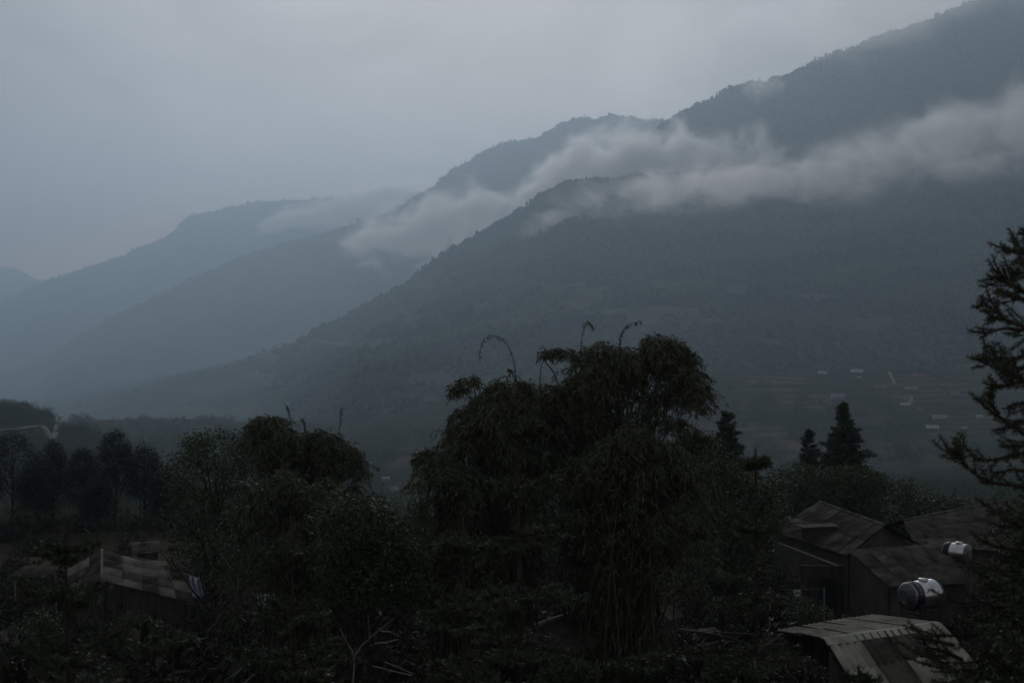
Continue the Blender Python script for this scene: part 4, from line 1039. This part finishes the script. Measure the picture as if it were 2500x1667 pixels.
wall_quad(h, 'wall', BR_ + Vector((-.3, .42, -.1)), TR_ + Vector((-.2, 0, -.1)), zb, .1, M_PLANK)
wall_quad(h, 'wall', LB + Vector((.1, .3, -.08)), BL + Vector((0, .3, -.08)), zb, .1, M_PLANK)
wall_quad(h, 'wall', LT + Vector((.2, 0, -.1)), TL + Vector((0, 0, -.1)), zb, .1, M_PLANK)
wall_quad(h, 'wall', TL + Vector((0.05, 0, -.12)), TR_ + Vector((-.2, .1, -.12)), zb, .1, M_PLANK)
# sagging blue tarpaulin on its right end
p0, p1, p2, p3 = pt(458, 1402, 56.5), pt(486, 1412, 56), pt(470, 1462, 54.5), pt(499, 1458, 54.5)
rg = np.random.default_rng(3); V = []; n = 10
for i in range(n + 1):
    for j in range(n + 1):
        u, v = i / n, j / n; P = p0.lerp(p1, u).lerp(p2.lerp(p3, u), v); V.append((P.x, P.y + 0.06 * math.sin(9 * u + 3 * v), P.z + 0.05 * math.sin(14 * u) + rg.normal(0, .008)))
Fq = [(i * (n + 1) + j, (i + 1) * (n + 1) + j, (i + 1) * (n + 1) + j + 1, i * (n + 1) + j + 1) for i in range(n) for j in range(n)]
t = MB().add(V, Fq).build('tarpaulin', M_TARP, None, True); sm = t.modifiers.new('solid', 'SOLIDIFY'); sm.thickness = .01; tag(t, 'blue tarpaulin hanging off the right end of the patchwork shed roof', 'tarpaulin')

# small sheds behind it
def plank_shed(x, y, w, dpt, hgt, rz, label, mat_roof, tilt=0.25, cat='shed', broken=False, n=7):
    z = gz(x, y); r = empty('plank_shed', (x, y, z), rz); tag(r, label, cat)
    for i in range(n): MB().box(((i + .5) / n * w - w / 2, -dpt / 2, hgt / 2 - .1), (w / n * .93, .03, hgt + .2)).build('plank', M_PLANK, r)
    for i in range(max(3, n // 2)): 
        for s in (-1, 1): MB().box((s * w / 2, (i + .5) / max(3, n // 2) * dpt - dpt / 2, hgt / 2 - .1), (.03, dpt / max(3, n // 2) * .93, hgt + .2)).build('plank', M_PLANK, r)
    for sx in (-1, 1):
        for sy in (-1, 1): mb = MB(); mb.tube([(sx * w / 2, sy * dpt / 2, -.3), (sx * w / 2, sy * dpt / 2, hgt + tilt * (sy + 1) * .5)], .05, 5); mb.build('post', M_TIMBER, r)
    k = 3
    for i in range(k):
        if broken and i == 1: continue
        roof_patch(r, Vector(((i / k - .5) * (w + .4), dpt / 2 + .2, hgt + tilt + .06)), Vector((((i + 1) / k - .5) * (w + .4), dpt / 2 + .2, hgt + tilt + .06)), Vector(((i / k - .5) * (w + .4), -dpt / 2 - .2, hgt + .06)), Vector((((i + 1) / k - .5) * (w + .4), -dpt / 2 - .2, hgt + .06)), 1, 1, 5, [mat_roof], i)
    for i in range(3): mb = MB(); mb.tube([(-w / 2 - .2, (i - 1) * dpt / 2.2, hgt + .03 + tilt * i / 2), (w / 2 + .2, (i - 1) * dpt / 2.2, hgt + .03 + tilt * i / 2)], .03, 5); mb.build('purlin', M_TIMBER, r)
    return r
plank_shed(-18.9, 73, 1.1, 1.4, 1.75, 0.35, 'ruined plank shed with pale bare rafters behind the patchwork shed', M_STREAK, 0.3, broken=True)
plank_shed(-21.6, 64, 1.3, 1.3, 2.1, -0.1, 'tiny dark shed at the far left below the pines', M_FIBRE_D, 0.2)
plank_shed(-17.6, 49, 1.6, 1.4, 1.3, 0.1, 'low pen of upright pale boards at the lower left edge', M_STREAK, 0.15)

# ------------------------------------------------------------------ water tanks
def water_tank(p, rz, r_, L_, label, letters=None, stand_h=1.2):
    z = gz(p.x, p.y); rt = empty('water_tank', (p.x, p.y, z), rz); tag(rt, label, 'water tank', 'steel water tanks on iron stands'); zc = p.z - z
    def ring(x, r): return [(x, r * math.cos(a), zc + r * math.sin(a)) for a in np.linspace(0, 2 * math.pi, 33)[:-1]]
    def lathe(prof):
        V = []; Fs = []
        for x, r in prof: V += ring(x, r)
        for i in range(len(prof) - 1):
            for k in range(32): Fs.append((i * 32 + k, i * 32 + (k + 1) % 32, (i + 1) * 32 + (k + 1) % 32, (i + 1) * 32 + k))
        Fs.append(tuple(range(32))[::-1]); Fs.append(tuple((len(prof) - 1) * 32 + k for k in range(32)))
        return V, Fs
    prof = [(-L_ / 2, r_ * .97)]
    nrib = 14; b0 = -L_ / 2 + L_ * .30
    prof += [(b0, r_)]
    for i in range(nrib):
        x = b0 + (L_ / 2 - b0) * .92 * (i + .5) / nrib; w = (L_ / 2 - b0) * .92 / nrib
        prof += [(x - w * .3, r_), (x, r_ * 1.015), (x + w * .3, r_)]
    prof += [(L_ / 2, r_ * .97)]
    V, Fs = lathe(prof); MB().add(V, Fs).build('shell', M_STEEL, rt, True)
    for s in (-1, 1):
        pr = [(s * L_ / 2, r_ * .99), (s * (L_ / 2 + .05), r_ * .93), (s * (L_ / 2 + .10), r_ * .7), (s * (L_ / 2 + .13), r_ * .35), (s * (L_ / 2 + .135), .02)]
        V, Fs = lathe(pr); e_ = MB().add(V, Fs).build('end_cap', M_DULL, rt, True)
        V, Fs = lathe([(s * (L_ / 2 + .115), r_ * .52), (s * (L_ / 2 + .15), r_ * .5), (s * (L_ / 2 + .15), r_ * .40), (s * (L_ / 2 + .11), r_ * .38)]); MB().add(V, Fs).build('ring', M_DULL, e_, True)
    V, Fs = lathe([(-L_ / 2 + .03, r_ * 1.0), (-L_ / 2 + .04, r_ * 1.012), (b0 - .02, r_ * 1.012), (b0 - .01, r_ * 1.0)]); bd = MB().add(V, Fs).build('label_band', M_BAND, rt, True)
    mb = MB(); mb.tube([(0.1, 0, zc + r_ * .95), (0.1, 0, zc + r_ + .07)], [.16, .15], 16); mb.build('lid', M_STEEL, rt, True)
    if letters:
        cu = bpy.data.curves.new('lettering', 'FONT'); cu.body = letters; cu.size = .17; cu.extrude = .004; cu.align_x = 'CENTER'; cu.align_y = 'CENTER'
        tmp = bpy.data.objects.new('tmp', cu); C.objects.link(tmp); bpy.context.view_layer.update()
        me = bpy.data.meshes.new_from_object(tmp.evaluated_get(bpy.context.evaluated_depsgraph_get())); bpy.data.objects.remove(tmp)
        co = np.zeros(len(me.vertices) * 3, np.float32); me.vertices.foreach_get('co', co); co = co.reshape(-1, 3)
        # text wraps round the band: its x goes round the tank, its y along the axis
        ang = math.radians(118) + co[:, 0] / r_; rr = r_ * 1.02 + co[:, 2]
        ang = np.pi * 0.5 + math.radians(38) - (-co[:, 0]) / r_ * 1.0
        W = np.stack([(-L_ / 2 + b0) / 2 + co[:, 1], -rr * np.cos(np.pi - ang) * -1, zc + rr * np.sin(ang)], 1)
        W[:, 1] = rr * np.cos(ang)
        me.vertices.foreach_set('co', W.astype(np.float32).ravel()); me.materials.clear(); me.materials.append(M_LETTER)
        link(bpy.data.objects.new('lettering', me), bd)
    # cradle and legs
    for sx in (-1, 1):
        mb = MB(); mb.tube([(sx * L_ * .36, r_ * 1.0 * math.cos(a), zc + r_ * 1.03 * math.sin(a)) for a in np.linspace(math.pi * 1.02, math.pi * 1.98, 12)], .018, 5); mb.build('cradle', M_IRON, rt)
        for sy in (-1, 1):
            mb = MB(); mb.tube([(sx * L_ * .36, sy * r_ * .95, zc - .02), (sx * L_ * .40, sy * r_ * 1.0, -.3)], .022, 5); mb.build('leg', M_IRON, rt)
    for sy in (-1, 1): MB().box((0, sy * r_ * .98, zc - r_ * .55), (L_ * .85, .035, .035)).build('rail', M_IRON, rt)
    for sx in (-1, 1): MB().box((sx * L_ * .38, 0, zc - r_ - .1), (.035, r_ * 2, .035)).build('rail', M_IRON, rt)
    return rt
water_tank(pt(2248, 1451, 46), 0.5, 0.46, 1.15, 'large steel water tank with a dark blue lettered band, standing before the lean-to', 'TÂN MỸ')
water_tank(pt(2336, 1348, 62), -0.75, 0.42, 0.95, 'steel water tank on a tall stand behind the lean-to roof')

# ------------------------------------------------------------------ loose things around the huts
rg = np.random.default_rng(9)
def pole_between(name, p, q_, r, mat, label, cat, group=None):
    c = (p + q_) / 2; mb = MB(); mb.tube([p - c, (q_ + p) / 2 - c + Vector((0, 0, rg.normal(0, .015))), q_ - c], [r, r * .9, r * .75], 6)
    o_ = mb.build(name, mat); o_.location = c; tag(o_, label, cat, group); return o_
PLAB = ['pale pole on top of the heap beside the hut corner', 'longest pale pole of the heap right of the long hut', 'short pole sticking out to the left of the heap', 'dark weathered pole at the bottom of the heap', 'pole crossing the heap towards the bright roof', 'thin pale rail lying below the heap', 'pole of the heap pointing at the plastic sheet', 'split pole at the right end of the heap', 'bent pole resting on the others']
PP = [((1614, 1527), (1740, 1545)), ((1640, 1524), (1772, 1556)), ((1615, 1530), (1680, 1540)), ((1650, 1537), (1760, 1541)), ((1690, 1536), (1800, 1562)), ((1718, 1576), (1765, 1563)), ((1625, 1533), (1710, 1538)), ((1740, 1545), (1850, 1548)), ((1700, 1540), (1745, 1533))]
gzp = gz(pt(1700, 1540, 40).x, 40)
for i, ((a, b), (c, d)) in enumerate(PP):
    pole_between('pole', pt(a, b, 44 + .1 * i), pt(c, d, 43.6 + .1 * i), .035 + .01 * (i % 3), M_TIMBER if i % 3 != 1 else M_PLANK, PLAB[i], 'pole', 'poles heaped beside the hut')
# trestle that carries them
tr = empty('pole_rack', pt(1700, 1620, 44)); tr.location.z = gz(tr.location.x, 44); tag(tr, 'rough rack under the heap of pale poles', 'rack'); zt = pt(1700, 1548, 44).z - tr.location.z
for sx in (-.7, .7):
    for sy in (-.3, .3): mb = MB(); mb.tube([(sx, sy, -.2), (sx, sy, zt)], .04, 5); mb.build('post', M_PLANK, tr)
    MB().box((sx, 0, zt + .02), (.07, .9, .07)).build('crossbar', M_PLANK, tr)
# stack of split firewood
fw = hit(1920, 1600, 30); fr_ = empty('firewood_stack', fw, 0.15); tag(fr_, 'stack of split firewood left of the pale corrugated roof', 'firewood')
for i in range(10):
    for j in range(5):
        mb = MB(); a = rg.uniform(-.1, .1); mb.tube([(-.55 + .01 * i, j * 0.02, 0), (.55, a, .02)], .045 + rg.uniform(0, .015), 5); m_ = mb.build('log', [M_TIMBER, M_PLANK, M_PLANK][rg.integers(3)], fr_)
        m_.location = ((j - 2) * 1.12 * .0 + (j - 2) * .9 * .35, (i % 2) * .04 + j * .03 - .3 + rg.uniform(-.05, .05), .06 + i * .10)
# crumpled white plastic sheets and a hanging cloth
def crumple(name, c, w, hh, label, cat, mat, seed, hang=False):
    rg2 = np.random.default_rng(seed); n = 14; V = []
    for i in range(n + 1):
        for j in range(n + 1):
            u, v = i / n - .5, j / n - .5
            k = vnoise(np.array([u * 6 + seed]), np.array([v * 6.0]), seed)[0] + .5 * vnoise(np.array([u * 15 + seed]), np.array([v * 15.0]), seed + 1)[0]
            if hang: V.append((u * w, k * .1, v * hh))
            else: V.append((u * w, v * w * .8, hh * (1 - 1.6 * max(abs(u), abs(v))) * (.4 + k * .6) + .02))
    Fq = [(i * (n + 1) + j, (i + 1) * (n + 1) + j, (i + 1) * (n + 1) + j + 1, i * (n + 1) + j + 1) for i in range(n) for j in range(n)]
    o_ = MB().add(V, Fq).build(name, mat); o_.location = c; s = o_.modifiers.new('solid', 'SOLIDIFY'); s.thickness = .012
    tag(o_, label, cat); return o_
c = pt(1650, 1604, 46); crumple('plastic_sheet', (c.x, c.y, c.z - .1), .6, .35, 'crumpled white plastic sheet below the heap of poles', 'plastic sheet', M_WHITE, 1)
cr = empty('crate', (c.x, c.y, gz(c.x, c.y))); tag(cr, 'slatted wooden crate carrying the crumpled plastic sheet', 'crate'); ch = c.z - .1 - gz(c.x, c.y)
for i in range(6):
    for s_ in (-1, 1): MB().box((0, s_ * .27, ch * (i + .5) / 6), (.62, .03, ch / 6 * .85)).build('slat', M_PLANK, cr); MB().box((s_ * .3, 0, ch * (i + .5) / 6), (.03, .5, ch / 6 * .85)).build('slat', M_PLANK, cr)
MB().box((0, 0, ch - .02), (.58, .5, .03)).build('lid', M_PLANK, cr)
plank_shed(pt(680, 1464, 54).x, 54, 1.2, 1.0, pt(680, 1464, 54).z - gz(pt(680, 1464, 54).x, 54) - .1, .2, 'little shed with a pale roof half hidden in the foliage at lower left centre', M_VPALE, .12, n=5)
# washing line with one white cloth by the farmhouse
c = pt(1946, 1455, 52); zg = gz(c.x, c.y); wl_ = empty('washing_line', (c.x, c.y, zg)); tag(wl_, 'washing line of two posts and a cord before the farmhouse', 'washing line')
for s in (-1, 1): mb = MB(); mb.tube([(s * 1.0, 0, -.2), (s * 1.0, 0, c.z - zg + .32)], .03, 5); mb.build('post', M_TIMBER, wl_)
mb = MB(); mb.tube([(-1, 0, c.z - zg + .28), (0, 0, c.z - zg + .25), (1, 0, c.z - zg + .28)], .006, 4); mb.build('cord', M_TIMBER, wl_)
crumple('hanging_cloth', (c.x, c.y - .05, c.z), .28, .48, 'white cloth hanging on the washing line left of the farmhouse', 'cloth', M_WHITE, 3, True)
# bare dead branch, pale
c = pt(865, 1600, 22); zg = gz(c.x, c.y); db = empty('dead_branch', (c.x, c.y, zg)); tag(db, 'bare pale forked branch sticking up in the lower centre left', 'branch'); q = loc(db.location)
for pl, r in (([(860, 1700), (864, 1604), (845, 1565), (829, 1531)], .014), ([(864, 1604), (885, 1572), (902, 1556), (899, 1500)], .011), ([(902, 1556), (930, 1535), (960, 1508)], .008), ([(864, 1604), (868, 1585), (866, 1575)], .006)):
    Q = polyline([q(x, y, 22) for x, y in pl], 10); mb = MB(); mb.tube(Q, list(np.linspace(r, r * .35, 10)), 5); mb.build('twig', M_TIMBER, db)
for i, (a, b, c_, d) in enumerate(((930, 1540, 975, 1552), (915, 1570, 972, 1560), (910, 1625, 1005, 1648), (940, 1615, 1010, 1645), (620, 1645, 560, 1700), (205, 1290, 222, 1302))):
    dd = 24 if i < 5 else 80
    pole_between('fallen_stick', pt(a, b, dd), pt(c_, d, dd + .2), .012 if i < 5 else .03, M_TIMBER, ['pale stick lying level right of the forked branch', 'pale stick just below the level one', 'longest pale stick at the bottom of the undergrowth', 'pale stick crossing the longest one', 'stick in the undergrowth at lower left', 'pale pole lying in the field below the pines'][i], 'stick', 'pale sticks lying in the undergrowth')
# yellow-green leafy plant at the bottom
c = pt(800, 1660, 13); zg = gz(c.x, c.y); pl_ = empty('leafy_plant', (c.x, c.y, zg)); tag(pl_, 'yellow-green broad-leaved plant at the bottom edge', 'plant'); hgt = c.z - zg
mb = MB(); mb.tube([(0, 0, -.1), (.02, 0, hgt)], [.015, .008], 5); mb.build('stem', M_BARK, pl_)
for i in range(16):
    a = i * 2.4; P = np.array([[0, 0, hgt + .12 - .03 * i]]); v, f = blades(P, np.array([[math.cos(a), math.sin(a), .35 - .05 * i]]), .12, .05, rg); np_obj('leaf', v, f, M_YELL, pl_)

# ------------------------------------------------------------------ far houses of the valley
def far_house(px, py, wpx, rot, roofm, wallm, label, cat='house', roof_h=0.22, d0=250, hf=0.5, group='scattered houses on the valley floor'):
    p = hit(px, py + wpx * .18, d0); w = .88 * wpx / F * p.y / max(.75, abs(math.cos(rot))); dpt = w * .55; hh = max(1.9, w * .15); rh = w * roof_h
    r = empty('village_house', (p.x, p.y, p.z - .3), rot); tag(r, label, cat, group)
    MB().box((0, 0, hh / 2), (w, dpt, hh)).build('wall', wallm, r)
    ov = w * .06; x, y = w / 2 + ov, dpt / 2 + ov; t = .15
    for s in (-1, 1):
        MB().add([(-x, s * y, hh - .1), (x, s * y, hh - .1), (x, 0, hh + rh), (-x, 0, hh + rh), (-x, s * y, hh - .1 + t), (x, s * y, hh - .1 + t), (x, 0, hh + rh + t), (-x, 0, hh + rh + t)],
                 [(0, 1, 2, 3), (7, 6, 5, 4), (0, 4, 5, 1), (1, 5, 6, 2), (3, 2, 6, 7), (0, 3, 7, 4)]).build('roof_slope', roofm, r)
    for s in (-1, 1):
        MB().add([(s * w / 2, -dpt / 2, hh), (s * w / 2, dpt / 2, hh), (s * w / 2, 0, hh + rh * .93), (s * (w / 2 - .2), -dpt / 2, hh), (s * (w / 2 - .2), dpt / 2, hh), (s * (w / 2 - .2), 0, hh + rh * .93)],
                 [(0, 1, 2), (3, 5, 4), (0, 3, 4, 1), (1, 4, 5, 2), (2, 5, 3, 0)]).build('gable', wallm, r)
    for i in (-1, 0, 1):
        m = MB().box((i * w * .3, -dpt / 2 - .03, hh * (.5 if i else .42)), (w * .11, .06, hh * (.4 if i else .8))).build('window' if i else 'door', M_VDARK, r)
    return r
VG = 'scattered houses on the valley floor'
for a in [(1744, 903, 30, .05, M_VGREEN, M_VWALL, 'house with a pale green roof at the left end of the village'),
          (2091, 906, 31, .0, M_VPALE, M_VWALL, 'bright white-roofed house in the middle of the village'),
          (2057, 870, 18, .1, M_VPALE, M_VWALL, 'small bright roof above the middle of the village'),
          (2144, 884, 30, -.1, M_VGREY, M_VWALL, 'grey roofed house right of the small bright roof'),
          (1923, 883, 20, .1, M_VGREY, M_VWALL, 'small grey house on the upper edge of the village fields'),
          (1793, 884, 27, .0, M_VGREY, M_VWALL, 'dim grey house above the pale green roof'),
          (1870, 877, 24, -.2, M_VBROWN, M_VWALL, 'dim brown house on the upper left of the village'),
          (1992, 850, 25, .2, M_VGREY, M_VWALL, 'house highest up the slope above the village'),
          (2231, 919, 18, .4, M_VRED, M_VWALL, 'small house with a red roof'),
          (2224, 948, 34, -.05, M_VGREY, M_VWALL, 'long grey roof below the red one'),
          (2044, 966, 38, .05, M_VGREY, M_VWHITE, 'long grey house with a white front on the terraces'),
          (2146, 944, 34, .1, M_VBROWN, M_VWALL, 'dim brown-roofed house in the village centre'),
          (2200, 969, 38, -.15, M_VBROWN, M_VWALL, 'broad brown roof above the white yard house'),
          (2208, 988, 26, .2, M_VPALE, M_VWALL, 'pale roof just below the broad brown roof'),
          (2292, 1018, 38, .1, M_VGREY, M_VWHITE, 'large grey roof with a white wall in the lower village'),
          (2275, 1043, 34, .0, M_VPALE, M_VWALL, 'lowest bright white roof of the village'),
          (2390, 1018, 18, .1, M_VPALE, M_VWHITE, 'small white cube-like house near the fir branches'),
          (2355, 1048, 13, .0, M_VPALE, M_VWALL, 'tiny white roof right of the lowest bright roof'),
          (2329, 962, 26, .2, M_VBROWN, M_VWALL, 'dim brown house at the right end of the village'),
          (2054, 893, 28, .2, M_VGREY, M_VWALL, 'dim house just left of the bright white-roofed one'),
          (2008, 911, 22, -.1, M_VGREEN, M_VWALL, 'dim greenish roof at the edge of the terraces'),
          (2098, 924, 12, .0, M_VPALE, M_VWALL, 'tiny pale shed below the bright white-roofed house'),
          (2309, 941, 28, -.2, M_VBROWN, M_VWALL, 'brown roof behind the right end of the village'),
          (1731, 878, 9, .0, M_VPALE, M_VWALL, 'tiny pale hut above the pale green roof'),
          (2176, 863, 26, .1, M_VGREY, M_VWALL, 'dim grey roof on the slope at the upper right of the village'),
          (2244, 1000, 16, .3, M_VRED, M_VWALL, 'little reddish shed between the lower village roofs')]:
    far_house(*a, d0=500)
G2 = 'roofs in the gap between the bamboo clumps'
for a in [(942, 1172, 18, .3, M_VPALE, M_VWHITE, 'small white building deepest in the gap between the bamboos'),
          (950, 1196, 40, .4, M_VGREY, M_VWALL, 'grey roof behind the leafy tree in the gap'),
          (1015, 1218, 30, -.9, M_VGREEN, M_VWALL, 'roof with a pale slanting edge in the gap'),
          (980, 1242, 40, -.7, M_VPALE, M_VWALL, 'white slanting roof nearest the leafy tree in the gap'),
          (912, 1135, 14, .1, M_VGREY, M_VWHITE, 'tiny house beside the pale terraces beyond the gap')]:
    far_house(*a, d0=150, group=G2)
w = far_house(1060, 1275, 26, .9, M_VPALE, M_VWHITE, 'white striped roof low in the gap behind the bamboo', d0=120, group=G2)
# hut in the red-brown field far up the opposite slope, and the hut by the road bend
mt = m3[0]
dg = bpy.context.evaluated_depsgraph_get(); dg.update()
def mhit(px, py, objs):
    d_ = Vector(pt(px, py, 100)).normalized(); best = None
    for ob in objs:
        ok, loc_, n_, _ = ob.ray_cast(Vector((0, 0, 0)), d_)
        if ok and (best is None or loc_.length < best.length): best = loc_
    return best
def simple_house(p, w, hgt, dpt, rot, roofm, wallm, label, group=None):
    r = empty('field_hut', (p.x, p.y, p.z - 1), rot); tag(r, label, 'hut', group)
    MB().box((0, 0, hgt / 2), (w, dpt, hgt)).build('wall', wallm, r)
    for s in (-1, 1): MB().add([(-w * .6, s * dpt * .6, hgt - .2), (w * .6, s * dpt * .6, hgt - .2), (w * .6, 0, hgt + w * .25), (-w * .6, 0, hgt + w * .25), (-w * .6, s * dpt * .6, hgt), (w * .6, s * dpt * .6, hgt), (w * .6, 0, hgt + w * .3), (-w * .6, 0, hgt + w * .3)], [(0, 1, 2, 3), (7, 6, 5, 4), (0, 4, 5, 1), (1, 5, 6, 2), (3, 2, 6, 7), (0, 3, 7, 4)]).build('roof_slope', roofm, r)
p = mhit(629, 914, [m1[0], m3[0]])
if p: simple_house(p, 5, 10, 6, 0, M_VPALE, M_VWHITE, 'tiny white hut in the reddish terraced field across the valley')
for px_, py_, lab in ((655, 945, 'pale farm roof below the reddish field'), (688, 941, 'second pale farm roof right of the one below the reddish field')):
    p = mhit(px_, py_, [m1[0], m3[0]])
    if p: simple_house(p, 16, 5, 8, .2, M_VGREY, M_VWALL, lab)

# ------------------------------------------------------------------ roads
def ribbon(name, pxs, width, mat, off=.25, d0=200, rows=2):
    P = [hit(x, y, d0) for x, y in pxs]; Q = polyline([tuple(p) for p in P], 50); V = []; Fq = []
    for i in range(50):
        t = Q[min(i + 1, 49)] - Q[max(i - 1, 0)]; t[2] = 0; t = nrm(t); s = np.array([-t[1], t[0], 0])
        for k in (-1, 1):
            v = Q[i] + s * k * width / 2; V.append((v[0], v[1], max(gz(v[0], v[1]), gz(Q[i][0], Q[i][1])) + off))
    Fq = [(2 * i, 2 * i + 1, 2 * i + 3, 2 * i + 2) for i in range(49)]
    o_ = MB().add(V, Fq).build(name, mat); tag(o_, kind='structure'); return o_
ribbon('road', [(-60, 1056), (25, 1050), (64, 1047), (102, 1041), (143, 1034), (163, 1029), (180, 1026)], 2.6, M_ROAD)
ribbon('path', [(2168, 908), (2176, 922), (2186, 938)], 3, M_ROAD, d0=500)
ribbon('path', [(2212, 965), (2224, 975), (2222, 985), (2205, 992)], 3, M_ROAD, d0=500)
ribbon('path', [(2305, 868), (2340, 845), (2380, 826)], 2.5, M_ROAD, d0=500)

# ------------------------------------------------------------------ woods and undergrowth
def leaf_ball(name, seed, n, ll, lw, mat, flat=0.7, k=9, spread=.33):
    rg2 = np.random.default_rng(seed); Cn = rg2.normal(0, spread, (k, 3)) * (1, 1, flat); Cn[:, 2] = np.abs(Cn[:, 2]) + .1
    i = rg2.integers(0, k, n); dr = nrm(rg2.normal(0, 1, (n, 3))); P = Cn[i] + dr * .22 * rg2.random((n, 1)) ** .5
    v, f = blades(P, dr + (0, 0, -.1), ll * rg2.uniform(.6, 1.3, n), lw, rg2); return bpy.data.objects.new(name, np_mesh(name, v, f, [mat]))
WOODN = [leaf_ball('wood_tree', 250 + i, 7000, .026, .016, M_BROAD, 1.0, 18, .24) for i in range(3)]
WOOD = [leaf_ball('wood_tree', 200 + i, 4200, .042, .026, M_BROAD, 1.0, 16, .28) for i in range(4)]
UND = [leaf_ball('undergrowth_plant', 300 + i, 520, .13, .04, m, .6) for i, m in enumerate((M_UNDER, M_UNDER, M_UNDER, M_UNDER, M_DRY))]
n = 5200; y = 125 * (800 / 125) ** RNG.random(n); u = RNG.uniform(-.44, .44, n); x = u * y
gap = (u > -.105) & (u < -.055) & (y > 140) & (RNG.random(n) < .9)
vill = (u > .10) & (y > 700)
fld = (u > -.105) & (u < -.055) & (y > 800)
keep = ~gap & ~fld & ~((y > 520) & (u < -.1)) & ~((y > 560) & (y < 720) & (u < -.3) & (RNG.random(n) < .55)); x, y = x[keep], y[keep]
P = np.stack([x, y, ground_z(x, y)], -1); S = RNG.lognormal(math.log(5.2), .3, len(x)) * np.where((P[:, 1] < 260) & (x > -.12 * y), .55, 1.0); S = np.minimum(S, 7.0); P[:, 2] -= S * .05; nr_ = y < 330
scatter_tree('woodland', WOOD, P[~nr_], S[~nr_], 'dark woodland covering the slope below the village')
scatter_tree('woodland', WOODN, P[nr_], np.minimum(S[nr_], 4.5), 'dark woodland just beyond the nearest trees and roofs')
n = 2600; y = RNG.uniform(520, 1000, n); u = -RNG.uniform(.09, .44, n) ** 1.0; x = u * y
P = np.stack([x, y, ground_z(x, y)], -1); qx, qy = proj(P[:, 0], P[:, 1], P[:, 2]); rd = np.zeros(n)
for a_, b_ in zip([(-60, 1056), (25, 1050), (64, 1047), (102, 1041), (143, 1034), (163, 1029)], [(25, 1050), (64, 1047), (102, 1041), (143, 1034), (163, 1029), (185, 1024)]): rd = np.maximum(rd, seg_mask(qx, qy - 0, a_[0], a_[1] + 8, b_[0], b_[1] + 8, 17, .05))
k = rd < .5
scatter_tree('woodland', WOODN, P[k], np.minimum(RNG.lognormal(math.log(5), .3, int(k.sum())), 8), 'trees covering the road hill at the far left')
n = 2200; y = RNG.uniform(780, 1500, n); u = RNG.uniform(-.4, .44, n); x = u * y; k = fbm(x / 60, y / 60, 3, 8) > .47
HS = np.array([o_.location[:2] for o_ in C.objects if o_.name.startswith('village_house')])
k &= (np.hypot(x[:, None] - HS[:, 0], (y[:, None] - HS[:, 1] + 10) * .5).min(1) > 14)
x, y = x[k], y[k]; P = np.stack([x, y, ground_z(x, y)], -1)
scatter_tree('woodland', WOOD, P, np.minimum(RNG.lognormal(math.log(6), .35, len(x)), 9), 'clumps of trees between the village houses and fields')
# trees one can tell apart on the road hill
n = 9000; y = 11 * (130 / 11) ** RNG.random(n); u = RNG.uniform(-.42, .42, n); x = u * y
foot = [(8.6, 32.3, 2.6), (2.5, 42, 3.6), (15.5, 64, 5), (-15.5, 58.5, 4), (23.5, 72, 5), (14.2, 46, 1.2), (-18.9, 73, 1.5), (6, 35, 1.4)]
keep = np.ones(n, bool)
for fx, fy, fr2 in foot: keep &= np.hypot(x - fx, (y - fy)) > fr2
keep &= ~((np.hypot((x + 24) / 10, (y - 88) / 14) < 1) & (RNG.random(n) < .85))
x, y = x[keep], y[keep]; P = np.stack([x, y, ground_z(x, y)], -1); S = RNG.lognormal(math.log(1.0), .4, len(x)); S = np.where(y < 22, np.minimum(S * .45, .55), S)
scatter_tree('undergrowth', UND, P, S, 'dark undergrowth of shrubs and weeds on the slope below')
